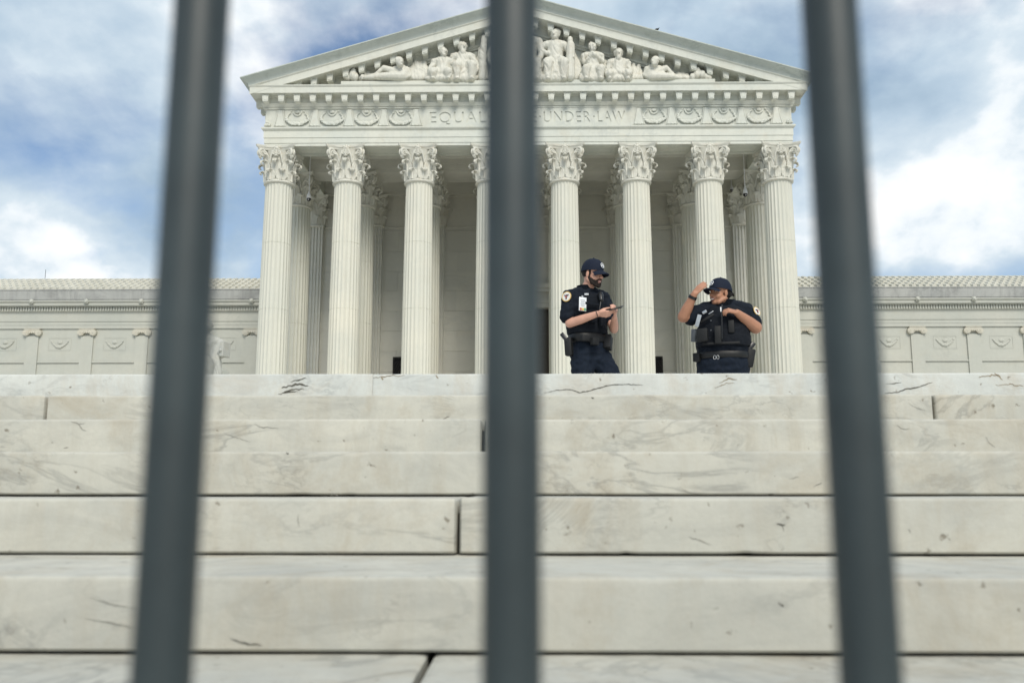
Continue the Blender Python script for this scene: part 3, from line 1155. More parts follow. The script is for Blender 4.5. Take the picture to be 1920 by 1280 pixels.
def drape_mesh():
    """flared upright with fluted sides between two swags"""
    bm = bmesh.new()
    sec = []
    for t in [i / 8 for i in range(9)]:
        z = 0.05 + 1.0 * t
        w = 0.13 + 0.20 * (1 - t) ** 1.6
        row = [(-w - 0.045, 0.0), (-w - 0.045, -0.05), (-w, -0.05), (-w, -0.015), (-w * 0.86, -0.07), (w * 0.86, -0.07), (w, -0.015), (w, -0.05), (w + 0.045, -0.05), (w + 0.045, 0)]
        sec.append([bm.verts.new((x, y, z)) for x, y in row])
    grid_faces(bm, sec)
    bm.faces.new(sec[0])
    bm.faces.new(sec[-1][::-1])
    for s in (-1, 0, 1):
        ell(bm, (s * 0.20, -0.06, 0.08), (0.09, 0.06, 0.06), None, 8)
    bmesh.ops.recalc_face_normals(bm, faces=bm.faces[:])
    return mesh_from('drape', bm, 'marble_facade')


ME_GAR, ME_DRP = garland_mesh(), drape_mesh()
for side in (-1, 1):
    for i in range(5):
        px = 752 - 64.8 * i
        xg = W(px, 220, YF).x * (1 if side == -1 else -1)
        if i < 4:
            link_obj('garland', ME_GAR, entab, (xg, YF - 0.003, Z_FRZ0 + 0.02))
        xd = W(719.6 - 64.6 * i, 220, YF).x * (1 if side == -1 else -1)
        if i < 4:
            link_obj('drape', ME_DRP, entab, (xd, YF - 0.003, Z_FRZ0 + 0.01))
    link_obj('drape', ME_DRP, entab, (side * (-W(784, 220, YF).x + 0.10), YF - 0.003, Z_FRZ0 + 0.01))
    bm = bmesh.new()
    for q in range(14):
        ell(bm, (side * (15.02 + random.uniform(-0.14, 0.14)), YF - 0.06, Z_FRZ0 + 0.20 + random.uniform(-0.1, 0.12)), 0.075, None, 6)
    part('garland', bm, 'marble_facade', entab, True, 50)

# cornice
bm = bmesh.new()
Z_COR0, Z_COR1 = 22.02, 22.44
prof = [(0.0, Z_FRZ1), (0.08, Z_FRZ1 + 0.002), (0.10, Z_FRZ1 + 0.06), (0.16, Z_FRZ1 + 0.14), (0.18, Z_FRZ1 + 0.20), (0.14, Z_FRZ1 + 0.20), (0.14, Z_COR0 - 0.07),
        (0.20, Z_COR0 - 0.05), (0.22, Z_COR0), (0.66, Z_COR0), (0.66, Z_COR0 - 0.02), (0.70, Z_COR0 - 0.02), (0.70, Z_COR1 - 0.09), (0.73, Z_COR1 - 0.07), (0.77, Z_COR1),
        (0.77, Z_COR1 + 0.03), (-0.9, Z_COR1 + 0.03)]
sweep_u(bm, prof, AH, YF, 62)
bmesh.ops.recalc_face_normals(bm, faces=bm.faces[:])
corn = part('cornice', bm, 'marble_facade', entab)


def modillion_mesh():
    """bracket: tapering front face, scroll-like belly, cap moulding; back at y=0, top at z=0"""
    bm = bmesh.new()
    D = 0.44
    side = [(0.0, 0.0), (-D, 0.0), (-D, -0.40), (-D + 0.06, -0.44), (-D + 0.16, -0.43), (-0.16, -0.36), (-0.05, -0.40), (0.0, -0.46)]
    def wz(z):
        return 0.195 + 0.17 * z * 0.75
    L = [bm.verts.new((-wz(z), y, z)) for y, z in side]
    R = [bm.verts.new((wz(z), y, z)) for y, z in side]
    grid_faces(bm, [L, R], closed_v=True)
    bm.faces.new(L)
    bm.faces.new(R[::-1])
    box(bm, -0.245, 0.245, -D - 0.045, 0.0, 0.002, 0.05)
    box(bm, -0.10, 0.10, -D - 0.014, -D - 0.001, -0.34, -0.05)
    bmesh.ops.recalc_face_normals(bm, faces=bm.faces[:])
    return mesh_from('modillion', bm, 'marble_facade')


ME_MOD = modillion_mesh()
MOD_X = [-15.06 + 30.12 * i / 33 for i in range(34)]
for x in MOD_X:
    link_obj('modillion', ME_MOD, entab, (x, YF - 0.138, Z_COR0 - 0.055))
for s in (-1, 1):
    for j in range(8):
        o = link_obj('modillion', ME_MOD, entab, (s * (AH + 0.138), YF + 0.4 + j * 0.912, Z_COR0 - 0.055))
        o.rotation_euler = (0, 0, s * PI / 2)

# ---- pediment
SL = 0.299
QT = 1.16


def zr(X, zc):
    return zc + SL * (AH + QT - abs(X))


bm = bmesh.new()
Z_T = W(450.5, 144.5, YF - QT).z
SIMA = [(0.77, Z_T - 0.47), (0.78, Z_T - 0.42), (0.83, Z_T - 0.30), (0.95, Z_T - 0.19), (1.07, Z_T - 0.12), (1.12, Z_T - 0.07), (1.16, Z_T - 0.06), (1.16, Z_T), (-0.8, Z_T + 0.02)]
rows_s = []
for q, z in SIMA:
    X = AH + q if q > 0 else AH + QT
    rows_s.append([bm.verts.new((-X, YF - q, zr(X, z))), bm.verts.new((0, YF - q, zr(0, z))), bm.verts.new((X, YF - q, zr(X, z)))])
grid_faces(bm, rows_s)
for s in (-1, 1):                                          # flank gutters with the same profile
    rr_ = [[bm.verts.new((s * (AH + q), YF - q, zr(AH + q, z))), bm.verts.new((s * (AH + q), 62, zr(AH + q, z)))] for q, z in SIMA[:-1]]
    grid_faces(bm, rr_)
bmesh.ops.remove_doubles(bm, verts=bm.verts[:], dist=0.0005)
bmesh.ops.recalc_face_normals(bm, faces=bm.faces[:])
# tympanum wall
YT = YF + 0.42
bm2 = bmesh.new()
tv = [bm2.verts.new(p) for p in ((-AH - 0.2, YT, Z_COR1), (AH + 0.2, YT, Z_COR1), (AH + 0.2, YT, zr(AH + .2, Z_T - 0.6)), (0, YT, zr(0, Z_T - 0.6)), (-AH - 0.2, YT, zr(AH + .2, Z_T - 0.6)))]
bm2.faces.new(tv)
pedi = part('pediment', bm2, 'marble_facade', court)
part('raking_gutter', bm, 'marble_pediment_top', pedi, True, 30)

bm = bmesh.new()
RAKE = [(-0.41, Z_T - 1.72), (-0.32, Z_T - 1.70), (-0.30, Z_T - 1.62), (-0.22, Z_T - 1.56), (-0.20, Z_T - 1.46), (-0.28, Z_T - 1.46), (-0.28, Z_T - 1.04), (-0.22, Z_T - 1.02), (-0.20, Z_T - 0.95),
        (0.63, Z_T - 0.95), (0.63, Z_T - 0.97), (0.712, Z_T - 0.97), (0.712, Z_T - 0.575), (0.735, Z_T - 0.55), (0.778, Z_T - 0.50), (0.778, Z_T - 0.472), (-0.75, Z_T - 0.472)]
rows_k = []
for q, z in RAKE:
    X = AH + max(q, -0.1)
    rows_k.append([bm.verts.new((-X, YF - q, zr(X, z))), bm.verts.new((0, YF - q, zr(0, z))), bm.verts.new((X, YF - q, zr(X, z)))])
grid_faces(bm, rows_k)
bmesh.ops.recalc_face_normals(bm, faces=bm.faces[:])
part('raking_cornice', bm, 'marble_facade', pedi)


def rake_mod(sign):
    me = ME_MOD.copy()
    for v in me.vertices:
        v.co.z += -sign * SL * v.co.x
        v.co.y *= 1.5
    return me


ME_RM = {-1: rake_mod(-1), 1: rake_mod(1)}
for i, x in enumerate(MOD_X):
    s = -1 if x < 0 else 1
    if zr(abs(x), Z_T - 0.98) - 0.40 > Z_COR1 - 0.25:
        link_obj('modillion', ME_RM[s], pedi, (x, YF + 0.20, zr(x, Z_T - 1.005)))
part('sculpture_plinth', bbox(W(640, 150, YF - 0.3).x, W(1340, 150, YF - 0.3).x, YF - 0.42, YT - 0.002, Z_COR1 + 0.031, W(990, 150, YF - 0.42).z, bev=0.02), 'marble_facade', pedi)

# roof and body of the central block
bm = bmesh.new()
for s in (-1, 1):
    a = [bm.verts.new(p) for p in ((s * (AH + 0.7), YT, zr(AH + .7, Z_T)), (0, YT, zr(0, Z_T)), (0, 92, zr(0, Z_T)), (s * (AH + 0.7), 92, zr(AH + .7, Z_T)))]
    bm.faces.new(a)
part('main_roof', bm, 'marble_pediment_top', court)
bm = bmesh.new()
box(bm, -15.15, 15.15, YB + 0.802, 92, 0, 22.2)
part('main_block', bm, 'marble_wing', court)

# ---- carved figures of the pediment
PY = YF + 0.05


def fold_fn(freq, amp, seed=0.0):
    def f(co, n):
        w = co + Vector((noise.noise(co * 1.1 + Vector((seed, 0, 0))), 0, noise.noise(co * 1.1 + Vector((0, seed, 3))))) * 0.5
        r = noise.noise(Vector((w.x * freq * 0.33 + w.z * freq * 0.10 + seed, w.y * 1.2, w.z * freq * 0.07)))
        r2 = noise.noise(Vector((w.x * freq * 0.7, w.y * 2, w.z * freq * 0.16 + seed)))
        return amp * 2.0 * ((1 - 2.2 * abs(r)) * 0.7 + 0.6 * r2)
    return f


def J(px, py, dy=0.0, Y=PY):
    return W(px, py, Y + dy)


def stone_head(bm, c, k=1.0, yaw=0.0, beard=False, pitch=0.0):
    M = Matrix.Rotation(yaw, 3, 'Z') @ Matrix.Rotation(pitch, 3, 'X')

    def q(x, y, z):
        return Vector(c) + M @ (Vector((x, y, z)) * k)
    ell(bm, q(0, 0.02, 0.06), (0.205 * k, 0.235 * k, 0.225 * k), M, 14)
    ell(bm, q(0, -0.08, -0.08), (0.15 * k, 0.15 * k, 0.20 * k), M, 12)
    tube(bm, [q(0, -0.22, 0.03), q(0, -0.285, -0.07)], [0.03 * k, 0.045 * k], 6)
    tube(bm, [q(-0.09, -0.19, 0.055), q(0.09, -0.19, 0.055)], 0.035 * k, 6)
    ell(bm, q(0, -0.2, -0.20), (0.07 * k, 0.06 * k, 0.05 * k), M, 8)
    for s in (-1, 1):
        ell(bm, q(s * 0.2, 0.02, -0.03), (0.03 * k, 0.05 * k, 0.075 * k), M, 8)
    for i in range(9):
        a = i / 8 * PI
        ell(bm, q(0.2 * math.cos(a), 0.0, 0.08 + 0.17 * math.sin(a)), 0.07 * k, None, 6)
    if beard:
        ell(bm, q(0, -0.15, -0.27), (0.13 * k, 0.11 * k, 0.17 * k), M, 10)


def seated_figure(head, base_y, wl, wr, knee_dx=(-14, 14), k=1.0, yaw=0.0, beard=False, arms=None, robe=True, seed=1, drop=24):
    """figure seated to the front; all lengths in photograph pixels round its head"""
    hx, hy = head
    bm = bmesh.new()
    u = 0.0315
    stone_head(bm, J(hx, hy, -0.30), k * 0.92, yaw, beard)
    nb = J(hx, hy + 11 * k, -0.18)
    tube(bm, [J(hx, hy + 4, -0.25), nb], [0.14 * k, 0.16 * k], 8)
    shl, shr = J(hx - 13 * k, hy + 15 * k, -0.12), J(hx + 13 * k, hy + 15 * k, -0.12)
    tube(bm, [shl, J(hx, hy + 12 * k, -0.14), shr], [0.19 * k, 0.20 * k, 0.19 * k], 10)
    mid = J(hx, (hy + base_y) / 2 + 3, -0.12)
    low = J(hx, base_y - 8, -0.1)
    tube(bm, [J(hx, hy + 17 * k, -0.12), mid, low], [0.33 * k, 0.34 * k, 0.42 * k], 14)
    kz = base_y - drop * 0.8
    for i, dx in enumerate(knee_dx):
        kn = J(hx + dx, kz, -0.62)
        tube(bm, [J(hx + dx * 0.45, kz + 2, -0.12), kn], [0.27 * k, 0.21 * k], 10)
        tube(bm, [kn, J(hx + dx * 0.95, base_y - 2, -0.52)], [0.21 * k, 0.15 * k], 10)
        ell(bm, J(hx + dx * 0.97, base_y - 2, -0.68), (0.11, 0.2, 0.09), None, 8)
    if robe:
        for i in range(5):
            x = hx + wl + (wr - wl) * (i + 0.5) / 5
            tube(bm, [J(x * 0.75 + hx * 0.25, kz + 4, -0.35), J(x, base_y - 2, -0.38)], [0.15 * k, 0.21 * k], 8)
    arms = arms or [((-18, 28), (-13, 42)), ((18, 28), (13, 42))]
    for (e, h), sh in zip(arms, (shl, shr)):
        el = J(hx + e[0] * k, hy + e[1] * k, -0.22)
        ha = J(hx + h[0] * k, hy + h[1] * k, -0.55)
        tube(bm, [sh, el, ha], [0.165 * k, 0.125 * k, 0.085 * k], 9)
        ell(bm, ha, 0.1 * k, None, 8)
    return remesh(bm, 0.042, 2, 0.4, fold_fn(20, 0.022, seed))


def reclining_figure(head, base_y, direction, length, k=0.95, seed=1, beard=False):
    hx, hy = head
    d = direction
    bm = bmesh.new()
    stone_head(bm, J(hx, hy, -0.62), k * 0.95, -d * 0.7, beard)
    tube(bm, [J(hx, hy + 5, -0.55), J(hx - d * 4, hy + 12, -0.25)], 0.14 * k, 8)
    sh1, sh2 = J(hx - d * 14, hy + 15, -0.15), J(hx + d * 7, hy + 14, -0.25)
    tube(bm, [sh1, sh2], 0.19 * k, 10)
    tube(bm, [J(hx - d * 4, hy + 16, -0.15), J(hx - d * 8, base_y - 8, -0.15)], [0.32 * k, 0.38 * k], 12)
    tube(bm, [sh1, J(hx - d * 20, hy + 26, -0.25), J(hx - d * 12, base_y - 4, -0.5)], [0.16 * k, 0.12 * k, 0.09 * k], 8)
    tube(bm, [sh2, J(hx + d * 16, hy + 24, -0.4), J(hx + d * 24, base_y - 9, -0.5)], [0.16 * k, 0.12 * k, 0.09 * k], 8)
    tube(bm, [J(hx - d * 6, base_y - 8, -0.2), J(hx + d * length * 0.48, base_y - 21, -0.3), J(hx + d * length * 0.72, base_y - 8, -0.3), J(hx + d * length, base_y - 4, -0.3)], [0.28 * k, 0.17 * k, 0.13 * k, 0.09 * k], 10)
    tube(bm, [J(hx - d * 6, base_y - 5, -0.4), J(hx + d * length * 0.5, base_y - 6, -0.5), J(hx + d * length * 1.05, base_y - 3, -0.4)], [0.26 * k, 0.19 * k, 0.10 * k], 10)
    for i in range(4):
        x = hx + d * (length * (0.1 + 0.2 * i))
        tube(bm, [J(x - d * 6, base_y - 9 + i, -0.35), J(x + d * 8, base_y - 3, -0.4)], 0.13 * k, 7)
    return remesh(bm, 0.042, 3, 0.45, fold_fn(15, 0.011, seed))


def carve(bm, label):
    o = part('carved_figure', bm, 'marble_carved', pedi, True)
    o['label'] = label


B = 149.5


def drapery(px0, px1, top, seed):
    rnd = random.Random(seed)
    bm = bmesh.new()
    n = max(3, int((px1 - px0) / 5))
    for i in range(n):
        x = px0 + (px1 - px0) * (i + 0.5) / n
        h = (B - top) * (0.55 + 0.45 * math.sin(PI * (i + 0.5) / n)) * rnd.uniform(0.8, 1.05)
        tube(bm, [J(x + rnd.uniform(-3, 3), B - h, 0.12), J(x, B - h * 0.5, -0.02), J(x + rnd.uniform(-3, 3), B - 2, -0.15)], [0.12, 0.17, 0.16], 8)
    return remesh(bm, 0.045, 2, 0.4, fold_fn(22, 0.02, seed))


carve(seated_figure((990, 58), B, -26, 26, (-17, 17), 1.45, 0.0, seed=1, drop=40), 'central enthroned figure')
carve(seated_figure((1041, 66), B, -22, 20, (-14, 17), 1.38, -0.3, seed=2, drop=40, arms=[((-20, 22), (10, 32)), ((20, 24), (24, 30))]), 'muscular seated man holding a fasces')
carve(seated_figure((1111, 89), B, -24, 20, (-12, 16), 1.15, 0.5, seed=3, drop=26, arms=[((-14, 26), (2, 10)), ((16, 24), (4, 12))]), 'figure resting chin on hand')
carve(seated_figure((1160, 101), B, -22, 22, (-18, 18), 1.22, 0.0, True, seed=4, drop=14), 'bearded figure seated to the front')
carve(reclining_figure((1228, 116), B, 1, 46, 1.15, 5), 'reclining youth at the far end')
carve(seated_figure((867, 89), B, -20, 22, (-10, 18), 1.28, 0.4, True, seed=6, drop=34, arms=[((-16, 26), (-6, 20)), ((24, 30), (12, 44))]), 'robed man with lowered head')
carve(seated_figure((831, 99), B, -26, 18, (-20, 10), 1.2, 0.5, seed=7, drop=18, arms=[((-20, 26), (-24, 40)), ((14, 28), (2, 40))]), 'seated robed figure turned aside')
carve(reclining_figure((749, 117), B, -1, 62, 1.15, 8), 'reclining figure with stretched legs')
carve(seated_figure((938, 76), B, -18, 18, (-10, 10), 1.15, -0.3, seed=9, drop=34), 'robed guardian beside the throne')
for q_, (a_, b_, t_) in enumerate(((766, 806, 112), (676, 700, 136), (842, 858, 100), (892, 912, 84), (1054, 1090, 96), (1128, 1146, 112), (1180, 1204, 122), (1262, 1290, 136), (1008, 1026, 84))):
    carve(drapery(a_, b_, t_, 40 + q_), 'carved drapery between figures')
bm = bmesh.new()
tube(bm, [J(1069, 146, -0.45), J(1070, 84, -0.42)], [0.26, 0.22], 14)
for i in range(10):
    a = 2 * PI * i / 10
    tube(bm, [J(1069, 146, -0.45) + Vector((0.25 * math.cos(a), 0.25 * math.sin(a), 0)), J(1070, 84, -0.42) + Vector((0.2 * math.cos(a), 0.2 * math.sin(a), 0))], 0.05, 6)
ell(bm, J(1069, 76, -0.42), (0.17, 0.17, 0.26), None, 12)
carve(remesh(bm, 0.04, 2), 'upright bundle of rods')
bm = bmesh.new()
tube(bm, [J(904, 147, -0.3), J(906, 92, -0.3), J(908, 76, -0.3)], [0.24, 0.20, 0.16], 12)
ell(bm, J(908, 72, -0.3), (0.17, 0.17, 0.2), None, 10)
carve(remesh(bm, 0.04, 2, folds=fold_fn(20, 0.02, 4)), 'upright standard beside the robed man')
for (lx, seedq, items) in ((660, 1, ((-10, 6, .16), (-6, 4, .13), (2, 8, .24), (3, 15, .16), (6, 5, .2), (20, 4, .14))),
                           (1312, 2, ((-14, 5, .16), (-6, 9, .2), (-4, 16, .17), (4, 9, .2), (12, 5, .15), (18, 4, .13)))):
    bm = bmesh.new()
    for dx, dz, r in items:
        ell(bm, J(lx + dx, B - dz, -0.3), (r * 1.0, r, r * 1.35), None, 10)
    carve(remesh(bm, 0.035, 2, folds=fold_fn(22, 0.015, seedq)), 'small low carving in the narrow corner')

# ---- wings
YW = 66.0


def wz_(y, q=0.0):
    return W(200, y, YW - q).z - 0.05


ZW = dict(arch0=wz_(615), arch1=wz_(601.5), fr=wz_(583.5), den=wz_(575), cor=wz_(563, .5), band=wz_(541.5, .55))
PIL_X = [20.5 + 4.12 * i for i in range(6)]


def swag_panel():
    bm = bmesh.new()
    w, h = 0.86, 0.48
    for (x0, x1, z0, z1) in ((-w, w, h - 0.05, h), (-w, w, -h, -h + 0.05), (-w, -w + 0.05, -h + 0.052, h - 0.052), (w - 0.05, w, -h + 0.052, h - 0.052)):
        box(bm, x0, x1, -0.03, 0, z0, z1)
    rnd = random.Random(3)
    for i in range(17):
        t = i / 16 * 2 - 1
        ell(bm, (0.62 * t, -0.05, -0.22 + 0.42 * t * t + rnd.uniform(-.03, .03)), 0.10 * (1.2 - 0.5 * abs(t)), None, 6)
    ell(bm, (0, -0.04, 0.14), (0.2, 0.06, 0.14), None, 8)
    for v in bm.verts:
        v.co.y *= 0.55
    return mesh_from('relief_panel', bm, 'marble_wing', True, 50)


def ionic_mesh():
    bm = bmesh.new()
    box(bm, -0.60, 0.60, -0.30, 0, 0.42, 0.56)
    box(bm, -0.66, 0.66, -0.34, 0, 0.562, 0.62)
    tube(bm, [(-0.5, -0.2, 0.33), (0.5, -0.2, 0.33)], 0.11, 8)
    for i in range(5):
        ell(bm, (-0.32 + 0.16 * i, -0.28, 0.26), (0.06, 0.06, 0.09), None, 8)
    for s in (-1, 1):
        for (r, d) in ((0.29, 0.28), (0.22, 0.31), (0.15, 0.29), (0.08, 0.34)):
            b2 = bmesh.new()
            bmesh.ops.create_cone(b2, cap_ends=True, segments=20, radius1=r, radius2=r * 0.96, depth=d, matrix=Matrix.Translation((s * 0.50, -d / 2, 0.26)) @ Matrix.Rotation(PI / 2, 4, 'X'))
            mp = {v: bm.verts.new(v.co) for v in b2.verts}
            for f in b2.faces:
                bm.faces.new([mp[v] for v in f.verts])
            b2.free()
    for v in bm.verts:
        v.co.x *= 0.92
        v.co.y *= 0.8
        v.co.z = 0.62 - (0.62 - v.co.z) * 0.86
    return mesh_from('capital', bm, 'marble_ionic', True, 35)


def lion_mesh():
    bm = bmesh.new()
    ell(bm, (0, -0.06, 0), (0.15, 0.12, 0.17), None, 10)
    ell(bm, (0, -0.17, -0.05), (0.08, 0.08, 0.07), None, 8)
    for i in range(8):
        a = 2 * PI * i / 8
        ell(bm, (0.15 * math.cos(a), -0.04, 0.16 * math.sin(a)), 0.06, None, 6)
    return mesh_from('lion_head', bm, 'marble_wing', True)


ME_SWAG, ME_ION, ME_LION = swag_panel(), ionic_mesh(), lion_mesh()
for s in (-1, 1):
    X0, X1 = (15.16, 46.0)
    x0, x1 = min(s * X0, s * X1), max(s * X0, s * X1)
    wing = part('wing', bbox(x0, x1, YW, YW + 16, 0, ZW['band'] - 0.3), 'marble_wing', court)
    bm = bmesh.new()
    a0, a1 = ZW['arch0'], ZW['arch1']
    sweep_x(bm, [(0.004, a0), (0.10, a0), (0.10, a0 + 0.26), (0.12, a0 + 0.26), (0.12, a1 - 0.07), (0.17, a1 - 0.02), (0.17, a1), (0.11, a1), (0.11, ZW['fr'] - 0.05), (0.22, ZW['fr']), (0.22, ZW['den']),
                 (0.004, ZW['den'])], x0, x1, YW)
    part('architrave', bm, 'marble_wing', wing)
    bm = bmesh.new()
    n = int((X1 - X0) / 0.20)
    for i in range(n):
        c = x0 + 0.1 + 0.20 * i
        box(bm, c - 0.06, c + 0.06, YW - 0.31, YW - 0.222, ZW['fr'] + 0.03, ZW['den'] - 0.01)
    tag(part('dentils', bm, 'marble_wing', wing), kind='stuff')
    bm = bmesh.new()
    c0, c1 = ZW['den'], ZW['cor']
    sweep_x(bm, [(0.0, c0 + 0.002), (0.50, c0 + 0.002), (0.50, c0 + 0.06), (0.55, c0 + 0.06), (0.55, c0 + 0.24), (0.60, c0 + 0.30), (0.66, c1 - 0.06), (0.66, c1), (0.0, c1)], x0, x1, YW)
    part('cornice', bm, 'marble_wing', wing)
    bm = bmesh.new()
    sweep_x(bm, [(0.0, c1 + 0.002), (0.46, c1 + 0.002), (0.46, c1 + 0.10), (0.50, c1 + 0.14), (0.56, ZW['band'] - 0.05), (0.60, ZW['band'] - 0.04), (0.60, ZW['band'] + 0.02), (0.0, ZW['band'] + 0.02)], x0, x1, YW)
    part('parapet', bm, 'marble_gutter', wing)
    # tiled roof: flat pans and raised cover tiles in stepped courses
    bm = bmesh.new()
    zt0, pitch_ = ZW['band'] + 0.0, 0.44
    courses, pan = 5, 0.50
    run = 0.74
    nt = int((X1 - X0) / pan)
    for r in range(courses):
        ya, yb = YW - 0.35 + r * run, YW - 0.35 + (r + 1) * run + 0.06
        za = zt0 + 0.06 + r * run * pitch_
        zb = za + run * pitch_ - 0.05
        v = [bm.verts.new(p) for p in ((x0, ya, za), (x1, ya, za), (x1, yb, zb), (x0, yb, zb))]
        bm.faces.new(v)
        w2 = [bm.verts.new(p) for p in ((x0, ya, za - 0.06), (x1, ya, za - 0.06), (x1, ya, za), (x0, ya, za))]
        bm.faces.new(w2)
        for i in range(nt + 1):
            c = x0 + pan * i + random.uniform(-0.008, 0.008)
            hw_ = 0.17
            hh = 0.21
            f0 = [bm.verts.new(p) for p in ((c - hw_, ya - 0.02, za), (c - hw_ * 0.75, ya - 0.02, za + hh * 0.75), (c, ya - 0.02, za + hh), (c + hw_ * 0.75, ya - 0.02, za + hh * 0.75), (c + hw_, ya - 0.02, za))]
            b0 = [bm.verts.new(p) for p in ((c - hw_ * .8, yb, zb), (c - hw_ * 0.6, yb, zb + hh * 0.6), (c, yb, zb + hh * 0.8), (c + hw_ * 0.6, yb, zb + hh * 0.6), (c + hw_ * .8, yb, zb))]
            bm.faces.new(f0)
            grid_faces(bm, [f0, b0])
    bmesh.ops.recalc_face_normals(bm, faces=bm.faces[:])
    tag(part('roof_tiles', bm, 'roof_tile', wing), kind='stuff')
    ridge_y = YW - 0.35 + courses * run
    ridge_z = zt0 + 0.02 + courses * run * pitch_
    bm = bmesh.new()
    vv = [bm.verts.new(p) for p in ((x0, YW - 0.3, zt0 - 0.02), (x1, YW - 0.3, zt0 - 0.02), (x1, ridge_y, ridge_z - 0.07), (x0, ridge_y, ridge_z - 0.07))]
    bm.faces.new(vv)
    vb = [bm.verts.new(p) for p in ((x0, ridge_y, ridge_z - 0.07), (x1, ridge_y, ridge_z - 0.07), (x1, YW + 12, zt0), (x0, YW + 12, zt0))]
    bm.faces.new(vb)
    part('roof', bm, 'marble_gutter', wing)
    for i, px_ in enumerate(PIL_X):
        X = s * px_
        p_ = bmesh.new()
        box(p_, X - 0.47, X + 0.47, YW - 0.11, YW - 0.003, 0, ZW['arch0'] - 0.56)
        part('pilaster', p_, 'marble_wing', wing)
        link_obj('capital', ME_ION, wing, (X, YW - 0.004, ZW['arch0'] - 0.622))
        link_obj('lion_head', ME_LION, wing, (X, YW - 0.60, ZW['den'] + 0.32))
        if i < 5:
            link_obj('relief_panel', ME_SWAG, wing, (X + s * 2.06, YW - 0.003, wz_(643.5)))
            a, b = X + s * 0.475, X + s * 3.645
            part('sill_moulding', bbox(min(a, b), max(a, b), YW - 0.10, YW - 0.003, wz_(679), wz_(676.5), bev=0.02), 'marble_wing', wing)

# ---- grilles beside the door
for s in (-1, 1):
    xr = W(1242.5, 690, YB).x
    a, b = sorted((s * (xr - 1.15), s * xr))
    zt = W(1242, 668.5, YB).z
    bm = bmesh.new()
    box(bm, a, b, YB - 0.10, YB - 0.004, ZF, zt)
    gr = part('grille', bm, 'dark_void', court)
    bm = bmesh.new()
    for (x0_, x1_, z0_, z1_) in ((a, b, zt - 0.08, zt + 0.003), (a - 0.003, a + 0.08, ZF, zt - 0.082), (b - 0.08, b + 0.003, ZF, zt - 0.082)):
        box(bm, x0_, x1_, YB - 0.16, YB - 0.102, z0_, z1_)
    m = 0
    z = ZF + 0.05
    while z < zt - 0.2:
        for i in range(6):
            cx = a + 0.14 + (b - a - 0.28) * i / 5 + (0.05 if m % 2 else -0.05)
            c = Vector((cx, YB - 0.135, z))
            obox(bm, c, Vector((0.7071, 0, 0.7071)), Vector((0, 1, 0)), Vector((-0.7071, 0, 0.7071)), 0.12, 0.012, 0.014)
            obox(bm, c, Vector((0.7071, 0, -0.7071)), Vector((0, 1, 0)), Vector((0.7071, 0, 0.7071)), 0.12, 0.014, 0.014)
        z += 0.17
        m += 1
    part('lattice', bm, 'bronze_dark', gr)

# ================================================================== STATUES BESIDE THE STAIRS
SY = 42.0


